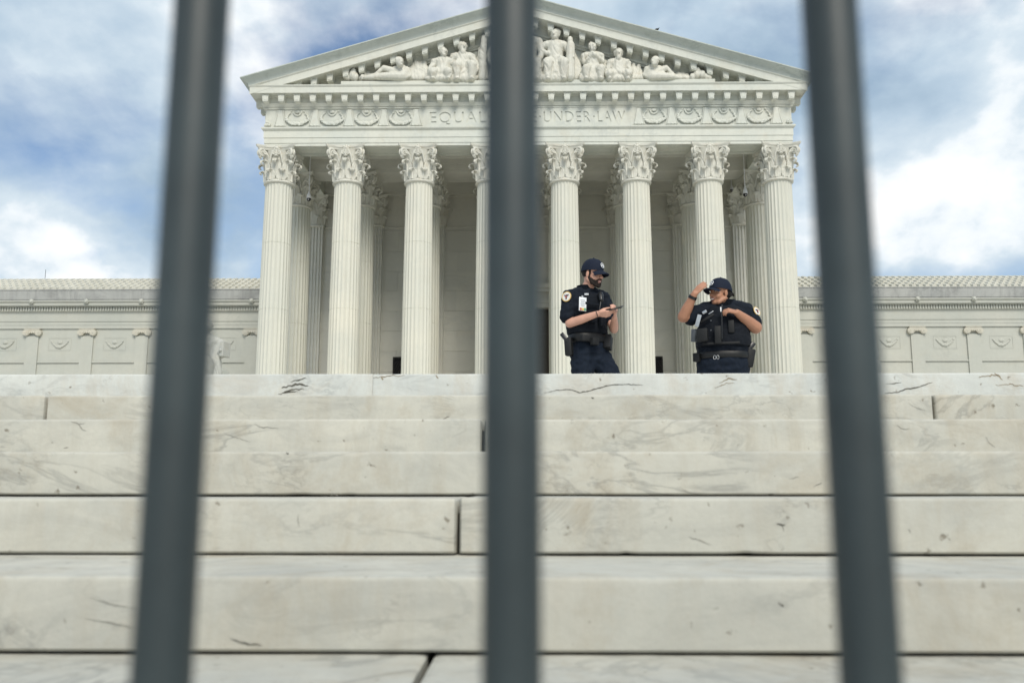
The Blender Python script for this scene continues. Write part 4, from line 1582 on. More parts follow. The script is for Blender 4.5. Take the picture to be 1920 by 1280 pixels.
def statue(cx, mirror, label):
    root = thing('seated_statue', (cx, SY, 0), label, 'statue')
    m = -1 if mirror else 1
    part('pedestal', bbox(cx - 1.6, cx + 1.6, SY - 2.2, SY + 1.8, -0.1, 3.4, bev=0.04), 'marble_facade', root)
    part('plinth', bbox(cx - 1.15, cx + 1.15, SY - 1.5, SY + 1.2, 3.402, 3.95, bev=0.04), 'marble_facade', root)

    def q(x, y, z):
        return Vector((cx + m * x, SY + y, 3.95 + z))
    bm = bmesh.new()
    # throne block
    b2 = bmesh.new()
    stone_head(bm, q(-0.12, -0.25, 3.18), 1.12, m * -0.5, False, 0.25)
    ell(bm, q(-0.14, 0.0, 3.32), (0.30, 0.32, 0.30), None, 12)
    tube(bm, [q(-0.1, -0.15, 3.0), q(-0.06, 0.02, 2.62)], [0.17, 0.22], 10)
    tube(bm, [q(-0.62, -0.02, 2.45), q(-0.05, 0.05, 2.58), q(0.52, 0.0, 2.48)], [0.23, 0.28, 0.23], 12)
    tube(bm, [q(-0.05, 0.0, 2.5), q(-0.02, 0.02, 1.9), q(0, 0.1, 1.15)], [0.44, 0.42, 0.58], 16)
    # arms: one on a tablet, one reaching to the lap
    tube(bm, [q(0.60, 0.0, 2.42), q(0.82, -0.2, 1.9), q(0.86, -0.62, 1.98)], [0.21, 0.17, 0.12], 10)
    ell(bm, q(0.88, -0.68, 2.02), (0.12, 0.15, 0.1), None, 8)
    tube(bm, [q(-0.68, 0.0, 2.40), q(-0.80, -0.1, 1.75), q(-0.42, -0.62, 1.5)], [0.21, 0.17, 0.12], 10)
    ell(bm, q(-0.36, -0.70, 1.5), 0.14, None, 8)
    # legs and robe
    for sx, kx in ((-0.30, -0.40), (0.30, 0.36)):
        tube(bm, [q(sx, 0.0, 1.15), q(kx, -0.98, 1.28 + (0.12 if sx > 0 else 0))], [0.40, 0.29], 12)
        tube(bm, [q(kx, -0.98, 1.26), q(kx * 1.05, -0.92, 0.15)], [0.29, 0.22], 12)
        ell(bm, q(kx * 1.05, -1.12, 0.1), (0.16, 0.3, 0.12), None, 8)
    for i in range(7):
        x = -0.72 + 0.24 * i
        tube(bm, [q(x * 0.7, -0.7, 1.15), q(x, -0.75, 0.12)], [0.2, 0.26], 8)
    tube(bm, [q(0.45, 0.05, 2.3), q(0.5, -0.35, 1.7), q(0.65, -0.5, 0.9), q(0.72, -0.45, 0.2)], [0.26, 0.24, 0.26, 0.3], 10)
    tube(bm, [q(-0.5, 0.0, 2.3), q(-0.2, -0.42, 1.75), q(0.3, -0.5, 1.5)], [0.2, 0.16, 0.18], 10)
    rm = remesh(bm, 0.05, 3, 0.45, fold_fn(11, 0.05, 3.3 + m))
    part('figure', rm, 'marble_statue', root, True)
    bm = bmesh.new()
    obox(bm, q(0.98, -0.42, 2.10), Vector((0.96, -0.28 * m, 0)), Vector((0.28 * m, 0.96, 0)), Vector((0, 0, 1)), 0.10, 0.30, 0.36, 0.03)
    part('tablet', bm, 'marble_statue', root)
    part('throne', bbox(cx - 0.85, cx + 0.85, SY - 0.35, SY + 0.95, 3.952, 5.15, bev=0.05), 'marble_facade', root)
    return root


SX = W(389, 650, SY).x
statue(SX, False, 'seated robed marble statue holding a tablet, beside the leftmost column')
statue(-SX + 0.1, True, 'seated marble statue mostly hidden behind the rightmost barricade bar')

# ================================================================== SMALL THINGS ON THE BUILDING


def hanging_camera(px, y_bot, Y, label, rod_top, k=1.2):
    c = W(px, y_bot, Y)
    root = thing('security_camera', (c.x, Y, c.z), label, 'camera', 'cameras hanging under the portico ceiling')
    bm = bmesh.new()
    lathe(bm, [(0.028, c.z + 0.45 * k), (0.028, rod_top)], 10, c.x, Y)
    lathe(bm, [(0.09, rod_top - 0.05), (0.09, rod_top)], 12, c.x, Y)
    part('rod', bm, 'white_paint', root, True, 40)
    bm = bmesh.new()
    lathe(bm, [(0.115 * k, c.z + 0.14 * k), (0.125 * k, c.z + 0.18 * k), (0.105 * k, c.z + 0.30 * k), (0.055 * k, c.z + 0.42 * k), (0.04 * k, c.z + 0.50 * k)], 20, c.x, Y)
    part('housing', bm, 'white_paint', root, True, 40)
    bm = bmesh.new()
    lathe(bm, [(0.02 * k, c.z - 0.02 * k), (0.065 * k, c.z), (0.10 * k, c.z + 0.05 * k), (0.108 * k, c.z + 0.138 * k)], 20, c.x, Y)
    dome = part('dome', bm, 'camera_glass', root, True)
    bm = bmesh.new()
    ell(bm, (c.x, Y - 0.085 * k, c.z + 0.06 * k), 0.04 * k, None, 8)
    part('lens', bm, 'silver', dome, True)


hanging_camera(579, 377, 52.3, 'white dome camera on a rod beside the leftmost column', Z_ARCH + 1.158)
hanging_camera(1397.5, 368.5, 52.3, 'white dome camera on a rod beside the rightmost column', Z_ARCH + 1.158)
hanging_camera(1372, 359, 56.6, 'smaller dim camera deeper under the portico ceiling', Z_ARCH + 1.158, 0.9)

# bird on the raking cornice
bx = W(1231, 52, YF - 1.0)
bz = zr(bx.x, Z_T) + 0.005
root = thing('bird', (bx.x, YF - 0.95, bz), 'small black bird perched on the sloping roof edge', 'bird')
bm = bmesh.new()


def bq(x, z, y=0.0):
    return Vector((bx.x + x, YF - 0.95 + y, bz + z))


tube(bm, [bq(-0.10, 0.10), bq(0.0, 0.13), bq(0.10, 0.17)], [0.045, 0.075, 0.05], 10)
ell(bm, bq(-0.14, 0.10), 0.042, None, 10)
tube(bm, [bq(-0.17, 0.09), bq(-0.225, 0.07)], [0.02, 0.005], 6)
tube(bm, [bq(0.08, 0.17), bq(0.17, 0.27)], [0.04, 0.022], 8, 0.4)
for s in (-0.03, 0.03):
    tube(bm, [bq(0.0, 0.08, s), bq(0.0, 0.0, s)], 0.010, 6)
part('body', remesh(bm, 0.012, 2), 'bird_black', root, True)

# lightning rod on the left wing roof
lr = W(84.5, 521, YW + 3.2)
root = thing('roof_mast', (lr.x, YW + 3.2, lr.z - 0.25), 'thin mast standing on the tiled roof at the far left', 'mast')
bm = bmesh.new()
lathe(bm, [(0.02, lr.z - 0.25), (0.018, lr.z + 0.68)], 8, lr.x, YW + 3.2)
part('rod', bm, 'radio_grey', root)
bm = bmesh.new()
lathe(bm, [(0.10, lr.z - 0.26), (0.09, lr.z - 0.20), (0.03, lr.z - 0.17)], 10, lr.x, YW + 3.2)
part('base', bm, 'radio_grey', root)

# ================================================================== BARRICADE
BY = 0.30
barr = thing('barricade', (-0.18, BY, GROUND_Z), 'dark steel crowd barricade with upright round bars close to the camera', 'barricade')
BR = 0.0097
bars = [W(324, 918, BY).x, W(959.5, 918, BY).x, W(1611, 918, BY).x]
sp = (bars[2] - bars[0]) / 2
bm = bmesh.new()
lathe(bm, [(BR, GROUND_Z + 0.16), (BR, GROUND_Z + 1.08)], 24)
me_bar = mesh_from('bar', bm, 'barrier_steel', True, 50)
allx = sorted(bars + [bars[0] - sp * i for i in range(1, 8)] + [bars[2] + sp * i for i in range(1, 8)])
for x in allx:
    link_obj('bar', me_bar, barr, (x, BY, 0))
xa, xb = allx[0] - sp, allx[-1] + sp
bm = bmesh.new()
rr = 0.019
tube(bm, [(xa, BY, GROUND_Z + 0.16), (xa, BY, GROUND_Z + 0.98), (xa + 0.03, BY, GROUND_Z + 1.06), (xa + 0.1, BY, GROUND_Z + 1.09), (xb - 0.1, BY, GROUND_Z + 1.09),
          (xb - 0.03, BY, GROUND_Z + 1.06), (xb, BY, GROUND_Z + 0.98), (xb, BY, GROUND_Z + 0.16)], rr, 14)
part('frame', bm, 'barrier_steel', barr, True, 60)
bm = bmesh.new()
tube(bm, [(xa, BY, GROUND_Z + 0.16), (xb, BY, GROUND_Z + 0.16)], rr, 14)
part('bottom_rail', bm, 'barrier_steel', barr, True, 60)
for x in (xa + 0.1, xb - 0.1):
    bm = bmesh.new()
    tube(bm, [(x, BY - 0.28, GROUND_Z + 0.01), (x, BY - 0.15, GROUND_Z + 0.07), (x, BY, GROUND_Z + 0.15), (x, BY + 0.15, GROUND_Z + 0.07), (x, BY + 0.20, GROUND_Z + 0.012)], 0.013, 10)
    part('foot', bm, 'barrier_steel', barr, True, 60)

# ================================================================== PEOPLE
PYD = 8.6


def loft(bm, secs, Rv, Fv, seg=28, p=2.4, cap=True):
    """closed skin through (centre, half width, half depth) sections, squarish-oval in plan"""
    rows = []
    for c, hw, hd in secs:
        row = []
        for j in range(seg):
            a = 2 * PI * j / seg
            ca, sa = math.cos(a), math.sin(a)
            x = hw * math.copysign(abs(ca) ** (2 / p), ca)
            y = hd * math.copysign(abs(sa) ** (2 / p), sa)
            row.append(bm.verts.new(Vector(c) + Rv * x + Fv * y))
        rows.append(row)
    grid_faces(bm, rows, closed_v=True)
    if cap:
        bm.faces.new(rows[0][::-1])
        bm.faces.new(rows[-1])


def dirs(yaw):
    return Vector((math.sin(yaw), -math.cos(yaw), 0)), Vector((-math.cos(yaw), -math.sin(yaw), 0))


def hand(bm, wrist, d, n, curls, side, k=1.0, thumb=(0.5, 0.5, 0.3)):
    """palm, four fingers of their own length bending towards n, thumb leaving the side of the palm"""
    d = Vector(d).normalized()
    n = Vector(n)
    n = (n - d * n.dot(d)).normalized()
    s = d.cross(n) * side
    wrist = Vector(wrist)
    offs = (0.030, 0.010, -0.010, -0.028)
    lens = (0.074, 0.083, 0.077, 0.060)
    for o_, L, cu in zip(offs, lens, curls):
        kn = wrist + (d * (0.088 - abs(o_ - 0.008) * 0.22) + s * o_) * k
        tube(bm, [wrist + s * o_ * 0.55 * k + d * 0.008, kn], [0.0155 * k, 0.0125 * k], 8)
        p0, ang = kn, 0.0
        for f_, w_ in ((0.46, 0.0092), (0.30, 0.0084), (0.24, 0.0074)):
            ang += cu
            dd = d * math.cos(ang) + n * math.sin(ang)
            p1 = p0 + dd * L * f_ * k
            tube(bm, [p0, p1], [w_ * k, w_ * 0.92 * k], 8)
            p0 = p1
    t0 = wrist + (d * 0.022 + s * 0.022) * k
    t1 = t0 + (d * thumb[0] + s * thumb[1] + n * thumb[2]).normalized() * 0.045 * k
    t2 = t1 + (d * (thumb[0] + 0.5) + s * thumb[1] * 0.3 + n * thumb[2]).normalized() * 0.032 * k
    t3 = t2 + (d * (thumb[0] + 0.8) + n * thumb[2] * 1.3).normalized() * 0.025 * k
    tube(bm, [t0, t1, t2, t3], [0.0165 * k, 0.0125 * k, 0.0105 * k, 0.0085 * k], 8)


class Head:
    def __init__(self, c, yaw, pitch, roll=0.0, k=0.95):
        f, r = dirs(yaw)
        u = Vector((0, 0, 1))
        self.F = (f * math.cos(pitch) - u * math.sin(pitch)).normalized()
        self.R = r
        self.U = self.R.cross(self.F) * -1
        if self.U.z < 0:
            self.U = -self.U
        if roll:
            q = Quaternion(self.F, roll)
            self.R, self.U = q @ self.R, q @ self.U
        self.c, self.k = Vector(c), k
        self.M = Matrix((self.F, self.R, self.U)).transposed()

    def p(self, f, r, u):
        return self.c + (self.F * f + self.R * r + self.U * u) * self.k

    def e(self, bm, f, r, u, rad, seg=16):
        ell(bm, self.p(f, r, u), tuple(x * self.k for x in rad), self.M, seg)

    def t(self, bm, pts, rad, seg=8):
        tube(bm, [self.p(*q) for q in pts], [x * self.k for x in rad], seg)

    def skin(self, bm, neck, wide=1.0, smile=False):
        self.e(bm, -0.015, 0, 0.035, (0.098, 0.077 * wide, 0.095), 20)
        self.e(bm, 0.030, 0, -0.035, (0.066, 0.060 * wide, 0.088), 18)
        self.e(bm, 0.060, 0, -0.105, (0.032, 0.034 * wide, 0.026))
        for s in (-1, 1):
            self.e(bm, 0.054, s * 0.034 * wide, -0.045, (0.034, 0.030 * wide, 0.034))
            self.t(bm, [(-0.002, s * 0.060 * wide, -0.065), (0.05, s * 0.036 * wide, -0.105)], [0.022 * wide, 0.022 * wide])
            self.e(bm, -0.004, s * 0.079 * wide, -0.018, (0.020, 0.010, 0.033), 10)
            self.e(bm, -0.002, s * 0.084 * wide, 0.0, (0.014, 0.008, 0.014), 8)
            self.e(bm, 0.104, s * 0.012, -0.040, (0.012, 0.010, 0.009), 8)
        self.t(bm, [(0.088, 0, 0.008), (0.104, 0, -0.015), (0.117, 0, -0.036)], [0.010, 0.012, 0.0145])
        self.t(bm, [(0.082, -0.038, 0.020), (0.092, 0, 0.020), (0.082, 0.038, 0.020)], [0.010, 0.012, 0.010])
        self.e(bm, 0.094, 0, -0.066, (0.010, 0.024, 0.007), 10)
        self.e(bm, 0.091, 0, -0.082, (0.010, 0.021, 0.007), 10)
        tube(bm, [self.p(-0.025, 0, -0.03), self.p(-0.02, 0, -0.09), Vector(neck)], [0.058 * wide, 0.056 * wide, 0.064 * wide], 14)

    def features(self, parent, lip, smile=False):
        for s in (-1, 1):
            bm = bmesh.new()
            self.e(bm, 0.081, s * 0.031, 0.000, (0.010, 0.0125, 0.0048), 10)
            ey = part('eye', bm, 'eye_white', parent, True)
            bm = bmesh.new()
            self.e(bm, 0.088, s * 0.031, 0.0, (0.0056, 0.0056, 0.0048), 8)
            part('iris', bm, 'eye_dark', ey, True)
            bm = bmesh.new()
            self.t(bm, [(0.085, s * 0.050, 0.020), (0.098, s * 0.034, 0.026), (0.101, s * 0.014, 0.021)], [0.004, 0.006, 0.005])
            part('eyebrow', bm, 'hair_dark', parent, True)
        bm = bmesh.new()
        w = 0.034 if smile else 0.026
        self.t(bm, [(0.088, -w, -0.070), (0.1035, -0.010, -0.0665), (0.1045, 0, -0.068), (0.1035, 0.010, -0.0665), (0.088, w, -0.070)], [0.003, 0.0055, 0.005, 0.0055, 0.003])
        dl = 0.006 if smile else 0.0
        self.t(bm, [(0.088, -w, -0.071), (0.100, 0, -0.0855 - dl), (0.088, w, -0.071)], [0.003, 0.0065, 0.003])
        li = part('lips', bm, lip, parent, True)
        bm = bmesh.new()
        self.t(bm, [(0.089, -w * 0.8, -0.073), (0.101, 0, -0.0755), (0.089, w * 0.8, -0.073)], [0.0045, 0.0085 if smile else 0.0055, 0.0045])
        part('teeth', bm, 'teeth', li, True)

    def cap(self, parent, wide=1.0, brim_drop=0.02):
        """baseball cap: six-panel crown, curved peak, button, front emblem"""
        bm = bmesh.new()
        rows = []
        nseg = 36
        for i in range(9):
            t = i / 8
            ph = t * PI / 2
            row = []
            for j in range(nseg):
                a = 2 * PI * j / nseg
                rf = (0.120 if math.cos(a) > 0 else 0.116)
                rib = 1 - 0.012 * abs(math.cos(a * 3)) ** 14
                rr = math.cos(ph) ** 0.72 * rib
                hgt = 0.118 * math.sin(ph) ** 0.95
                low = 0.030 - 0.022 * (1 - math.cos(a)) * 0.5 * (1 - t)
                row.append(bm.verts.new(self.p(-0.010 + rf * rr * math.cos(a), 0.094 * wide * rr * math.sin(a), low + hgt)))
            rows.append(row)
        grid_faces(bm, rows, closed_v=True)
        bmesh.ops.recalc_face_normals(bm, faces=bm.faces[:])
        bmesh.ops.solidify(bm, geom=bm.faces[:], thickness=0.003)
        ell(bm, self.p(-0.010, 0, 0.150), 0.009, None, 8)
        cap = part('cap', bm, 'cap_navy', parent, True, 60)
        bm = bmesh.new()
        rows = []
        for i in range(8):
            t = i / 7
            row = []
            for j in range(15):
                u = j / 14 * 2 - 1
                a = u * 1.02
                ex = 0.082 * t * math.sqrt(max(0, 1 - (u * 0.97) ** 2)) ** 0.8
                f = -0.010 + 0.117 * math.cos(a) + ex
                r = 0.092 * wide * math.sin(a)
                row.append(bm.verts.new(self.p(f, r, 0.034 - 0.030 * u * u - brim_drop * t - 0.012 * t * t)))
            rows.append(row)
        grid_faces(bm, rows)
        bmesh.ops.recalc_face_normals(bm, faces=bm.faces[:])
        bmesh.ops.solidify(bm, geom=bm.faces[:], thickness=0.006)
        part('cap_peak', bm, 'cap_navy', cap, True, 50)
        bm = bmesh.new()
        q0 = self.p(0.103, 0, 0.082)
        nrm = (self.F * 0.93 + self.U * 0.36).normalized()
        up = (self.U * 0.93 - self.F * 0.36).normalized()
        for r_, w_ in ((0.024, 0.0045),):
            pts = [q0 + (self.R * math.cos(a) + up * math.sin(a)) * r_ * self.k for a in [2 * PI * i / 18 for i in range(19)]]
            tube(bm, pts, w_ * 0.7, 6)
        tube(bm, [q0 - self.R * 0.012 - up * 0.010, q0 + up * 0.012, q0 + self.R * 0.012 - up * 0.010], 0.0035, 6)
        tube(bm, [q0 - self.R * 0.010, q0 + self.R * 0.010], 0.003, 6)
        part('cap_emblem', bm, 'card_white', cap, True)


def wrinkle(freq, amp, seed=0.0):
    def f(co, n):
        v = co * freq + Vector((seed, 0, 0))
        a = noise.noise(Vector((v.x, v.y, v.z * 1.8)))
        b = noise.noise(Vector((v.x * 2.3 + v.z, v.y * 2.3, v.z * 2.6)))
        return amp * (a + 0.5 * b)
    return f


def disc(bm, c, n, up, r, th):
    n = Vector(n).normalized()
    up = Vector(up)
    up = (up - n * up.dot(n)).normalized()
    s = up.cross(n)
    ring0 = [bm.verts.new(Vector(c) + (s * math.cos(a) + up * math.sin(a)) * r) for a in [2 * PI * i / 28 for i in range(28)]]
    ring1 = [bm.verts.new(v.co + n * th) for v in ring0]
    grid_faces(bm, [ring0, ring1], closed_v=True)
    bm.faces.new(ring0[::-1])
    bm.faces.new(ring1)


def shoulder_patch(parent, c, n, r):
    n = Vector(n).normalized()
    up = Vector((0, 0, 1))
    s = up.cross(n).normalized()
    bm = bmesh.new()
    disc(bm, c, n, up, r, 0.004)
    pt = part('shoulder_patch', bm, 'patch_gold', parent)
    bm = bmesh.new()
    disc(bm, Vector(c) + n * 0.0035, n, up, r * 0.84, 0.002)
    part('patch_field', bm, 'patch_white', pt)
    bm = bmesh.new()
    c2 = Vector(c) + n * 0.0065
    upn = (up - n * up.dot(n)).normalized()
    for sg in (-1, 1):
        tube(bm, [c2, c2 + s * sg * r * 0.28 + upn * r * 0.22, c2 + s * sg * r * 0.5 + upn * r * 0.30], [r * 0.13, r * 0.13, r * 0.05], 6)
    tube(bm, [c2 + upn * r * 0.30, c2 - upn * r * 0.42], [r * 0.09, r * 0.15], 6)
    part('patch_eagle', bm, 'patch_dark', pt)
    bm = bmesh.new()
    disc(bm, c2 - upn * r * 0.10 + n * r * 0.12, n, up, r * 0.16, 0.002)
    part('patch_shield', bm, 'patch_red', pt)


def gear_box(name, parent, c, yaw, hx, hy, hz, mat, lean=0.0, bev=0.006, pitch=0.0):
    f, r = dirs(yaw)
    u = Vector((0, 0, 1))
    if lean:
        q = Quaternion(f, lean)
        r, u = q @ r, q @ u
    if pitch:
        q = Quaternion(r, pitch)
        f, u = q @ f, q @ u
    bm = bmesh.new()
    obox(bm, c, r, f, u, hx, hy, hz, bev)
    return part(name, bm, mat, parent, True, 40)


def legs(bm, hipR, kneeR, footR, hipL, kneeL, footL, fy, rr, pelvis, grow=1.0):
    for hip, knee, foot in ((hipR, kneeR, footR), (hipL, kneeL, footL)):
        tube(bm, [hip, (hip + knee) / 2, knee], [rr[0] * grow, rr[1] * grow, rr[2] * grow], 14)
        tube(bm, [knee, (knee * 0.6 + foot * 0.4), foot + Vector((0, 0, 0.06))], [rr[2] * grow, rr[3] * grow, rr[4] * grow], 14)
    for c, r in pelvis:
        ell(bm, c, tuple(x * grow for x in r), None, 16)


def shoes(parent, feet, fwd):
    for ft in feet:
        bm = bmesh.new()
        f = fwd
        tube(bm, [ft + Vector((0, 0, 0.10)), ft + Vector((0, 0, 0.05))], [0.05, 0.05], 12)
        tube(bm, [ft - f * 0.06 + Vector((0, 0, 0.042)), ft + f * 0.06 + Vector((0, 0, 0.044)), ft + f * 0.17 + Vector((0, 0, 0.036))], [0.040, 0.045, 0.034], 12)
        rmb = remesh(bm, 0.009, 3)
        for v in rmb.verts:
            v.co.z = max(v.co.z, 0.001)
        part('shoe', rmb, 'shoe_black', parent, True)


def belt_ring(parent, secs, R_, F_, name='belt'):
    bm = bmesh.new()
    loft(bm, secs, R_, F_, 32, 2.4)
    return part(name, bm, 'belt_black', parent, True, 50)


# ---------------------------------------------------------------- the man with the phone
def Q(px, py, dy=0.0):
    return W(px, py, PYD + dy)


yb_ = math.radians(36)
F1, R1 = dirs(yb_)
feetR = Vector((Q(1094, 690, -0.06).x, PYD - 0.06, 0))
feetL = Vector((Q(1140, 690, 0.0).x, PYD + 0.02, 0))
man = thing('person', ((feetR.x + feetL.x) / 2, PYD, 0), 'bearded officer in navy cap and dark uniform looking down at a phone', 'person')
H1 = Head(Q(1111, 513, -0.04), math.radians(52), math.radians(10), 0.0, 1.0)
neck1 = Q(1098, 549, 0.0)
shR, shL = Q(1068, 559, -0.10), Q(1130, 562, 0.10)
elR, wrR = Q(1068, 606, -0.17), Q(1121, 588, -0.31)
elL, wrL = Q(1151, 617, -0.02), Q(1152, 597, -0.24)
hipR, hipL = Q(1092, 664, -0.05), Q(1118, 662, 0.05)
kneeR = Vector((Q(1093, 690, -0.08).x, PYD - 0.10, 0.50))
kneeL = Vector((Q(1156, 690, -0.06).x, PYD - 0.08, 0.53))
TM = [(Q(1098, 545), .068, .066), (Q(1098, 550), .115, .085), (Q(1098, 556), .175, .105), (Q(1098, 566), .205, .128), (Q(1098, 585), .212, .140), (Q(1099, 606), .198, .138),
      (Q(1102, 627), .180, .130), (Q(1104, 645), .184, .136)]
bm = bmesh.new()
H1.skin(bm, neck1)
loft(bm, [(c, a * 0.9, b * 0.9) for c, a, b in TM], R1, F1)
tube(bm, [shR, elR], [0.052, 0.043], 12)
tube(bm, [elR, (elR * 0.6 + wrR * 0.4), wrR], [0.044, 0.043, 0.029], 12)
tube(bm, [shL, elL], [0.052, 0.043], 12)
tube(bm, [elL, (elL * 0.6 + wrL * 0.4), wrL], [0.044, 0.042, 0.029], 12)
hand(bm, wrR, (0.92, -0.28, -0.10), (0.25, 0.55, 0.55), (0.35, 0.42, 0.5, 0.55), 1, 1.0, (0.7, 0.35, 0.5))
hand(bm, wrL, (0.10, -0.55, 0.62), (-0.75, 0.1, 0.25), (0.55, 0.6, 0.6, 0.55), -1, 1.0, (0.6, 0.5, 0.3))
legs(bm, hipR, kneeR, feetR, hipL, kneeL, feetL, F1, (0.085, 0.08, 0.06, 0.055, 0.04), [(Q(1106, 660), (0.16, 0.12, 0.13))])
body = part('body', remesh(bm, 0.0065, 3, 0.45), 'skin_light', man, True)
H1.features(man, 'lip_pink')
# clothes
bm = bmesh.new()
loft(bm, TM, R1, F1)
tube(bm, [shR, (shR + elR) / 2 + Vector((-0.01, 0, 0.01)), Q(1063, 592, -0.15)], [0.078, 0.076, 0.074], 14)
tube(bm, [shL, (shL + elL) / 2 + Vector((0.01, 0, 0.01)), Q(1141, 596, 0.03)], [0.078, 0.074, 0.072], 14)
tube(bm, [shR + Vector((0, 0, 0.015)), Q(1098, 551), shL + Vector((0, 0, 0.015))], [0.075, 0.085, 0.075], 12)
shirt = part('shirt', remesh(bm, 0.009, 3, 0.4, wrinkle(13, 0.011, 1)), 'uniform_shirt', man, True)
bm = bmesh.new()
for i in range(1):
    secs = [(Q(1097, 549), .100, .092), (Q(1096, 542), .082, .080), (Q(1096, 536.5, 0.0), .077, .076)]
    loft(bm, secs, R1, F1, 24, 2.0, cap=False)
    bmesh.ops.solidify(bm, geom=bm.faces[:], thickness=0.006)
part('collar', bm, 'uniform_shirt', shirt, True, 50)
bm = bmesh.new()
loft(bm, [(Q(1098, 553), .110, .118), (Q(1098, 560), .165, .140), (Q(1098, 572), .178, .158), (Q(1098, 590), .190, .162), (Q(1100, 612), .202, .158), (Q(1102, 629), .200, .153)], R1, F1, 32, 2.8)
vest = part('vest', remesh(bm, 0.009, 2, 0.4, wrinkle(20, 0.004, 2)), 'uniform_vest', man, True)
bm = bmesh.new()
legs(bm, hipR, kneeR, feetR, hipL, kneeL, feetL, F1, (0.118, 0.112, 0.088, 0.085, 0.075), [(Q(1106, 652), (0.185, 0.135, 0.10)), (Q(1107, 676, -0.02), (0.15, 0.12, 0.11))])
loft(bm, [(Q(1104, 634), .176, .130), (Q(1105, 650), .186, .140), (Q(1106, 666), .188, .145)], R1, F1)
part('trousers', remesh(bm, 0.010, 4, 0.45, wrinkle(11, 0.014, 3)), 'uniform_trousers', man, True)
belt_ring(man, [(Q(1103, 629), .198, .150), (Q(1103, 631), .205, .156), (Q(1104.5, 642), .205, .158), (Q(1105, 644), .198, .152)], R1, F1)
shoes(man, (feetR, feetL), F1)
# head gear, beard, hair
bm = bmesh.new()
for s in (-1, 1):
    H1.t(bm, [(0.012, s * 0.070, -0.015), (0.016, s * 0.068, -0.055), (0.042, s * 0.052, -0.096), (0.078, s * 0.024, -0.118), (0.086, 0, -0.122)], [0.007, 0.013, 0.018, 0.018, 0.017], 10)
    H1.t(bm, [(0.035, s * 0.058, -0.060), (0.068, s * 0.042, -0.080), (0.084, s * 0.022, -0.100)], [0.012, 0.016, 0.016], 8)
    H1.t(bm, [(0.104, 0, -0.054), (0.100, s * 0.018, -0.057), (0.086, s * 0.034, -0.072), (0.078, s * 0.032, -0.095)], [0.0065, 0.0075, 0.0085, 0.010], 8)
H1.e(bm, 0.084, 0, -0.104, (0.020, 0.020, 0.016))
part('beard', remesh(bm, 0.005, 2, 0.4, wrinkle(70, 0.003, 5)), 'beard_dark', man, True)
bm = bmesh.new()
H1.e(bm, -0.030, 0, 0.005, (0.086, 0.0785, 0.062), 18)
for s in (-1, 1):
    H1.t(bm, [(0.014, s * 0.070, 0.03), (0.012, s * 0.072, -0.02)], [0.012, 0.008], 8)
part('hair', remesh(bm, 0.006, 2, 0.4, wrinkle(80, 0.002, 5)), 'hair_dark', man, True)
H1.cap(man)
# badge, name tape, radio microphone
gear_box('identity_card', man, Q(1092.5, 570, -0.262), math.radians(26), 0.039, 0.002, 0.066, 'card_white', lean=-0.05, bev=0.001)
idc = bpy.data.objects[[o.name for o in man.children if o.name.startswith('identity_card')][0]]
for j, (mt, dx) in enumerate((('card_red', -0.021), ('card_yellow', 0.0), ('card_green', 0.021))):
    gear_box('colour_band', idc, Q(1093, 579.5, -0.267) + Vector((dx, dx * 0.49, 0)), math.radians(26), 0.0098, 0.0012, 0.012, mt, bev=0.0004)
for j in range(4):
    gear_box('print_line', idc, Q(1092.5, 562.5 + 3.4 * j, -0.266), math.radians(26), 0.024 - 0.004 * (j % 2), 0.001, 0.003, 'card_grey', bev=0.0003)
gear_box('card_clip', idc, Q(1092, 556, -0.25), math.radians(26), 0.008, 0.004, 0.010, 'silver', bev=0.001)
for j in range(3):
    gear_box('name_letter', vest, Q(1097 + 2.6 * j, 551.5, -0.215 + 0.003 * j), yb_, 0.0045, 0.004, 0.009, 'card_white', bev=0.0006)
bm = bmesh.new()
tube(bm, [Q(1126, 552, -0.10), Q(1127, 562, -0.13)], [0.028, 0.024], 10)
tube(bm, [Q(1127, 562, -0.13), Q(1124, 580, -0.16), Q(1130, 600, -0.16), Q(1139, 618, -0.14)], [0.008, 0.006, 0.006, 0.006], 8)
part('radio_microphone', bm, 'black_plastic', vest, True)
gear_box('vest_pouch', vest, Q(1112, 596, -0.20), yb_, 0.035, 0.02, 0.045, 'uniform_vest')
gear_box('vest_pouch', vest, Q(1129, 601, -0.15), yb_, 0.030, 0.022, 0.055, 'uniform_vest')
gear_box('vest_strap', vest, Q(1110, 570, -0.20), yb_, 0.085, 0.006, 0.012, 'uniform_vest', bev=0.003)
shoulder_patch(shirt, Q(1062.5, 556, -0.192), (-0.52, -0.85, 0.12), 0.050)
# belt gear
gear_box('holster', man, Q(1066.5, 650, -0.13), math.radians(-20), 0.036, 0.038, 0.088, 'holster_black', lean=0.06, bev=0.014)
bm = bmesh.new()
gd = (Q(1053, 626, -0.13) - Q(1064, 639, -0.15)).normalized()
gs = gd.cross(Vector((0, 1, 0))).normalized()
obox(bm, (Q(1053, 627, -0.13) + Q(1064, 638, -0.15)) / 2, gs, gd.cross(gs) * -1, gd, 0.020, 0.016, 0.050, 0.007)
part('pistol_grip', bm, 'black_plastic', man, True, 40)
gear_box('belt_pouch', man, Q(1100, 634, -0.205), math.radians(30), 0.062, 0.024, 0.030, 'holster_black', bev=0.008)
gear_box('belt_pouch', man, Q(1115, 640, -0.20), math.radians(40), 0.040, 0.026, 0.034, 'holster_black', bev=0.008)
gear_box('equipment_case', man, Q(1140, 642, -0.06), math.radians(70), 0.045, 0.035, 0.072, 'holster_black', lean=-0.35, bev=0.01)
bm = bmesh.new()
tube(bm, [Q(1117.5, 583, -0.335), Q(1119, 588, -0.342), Q(1120.5, 593, -0.335)], 0.0035, 6)
part('wrist_band', bm, 'black_plastic', man, True)
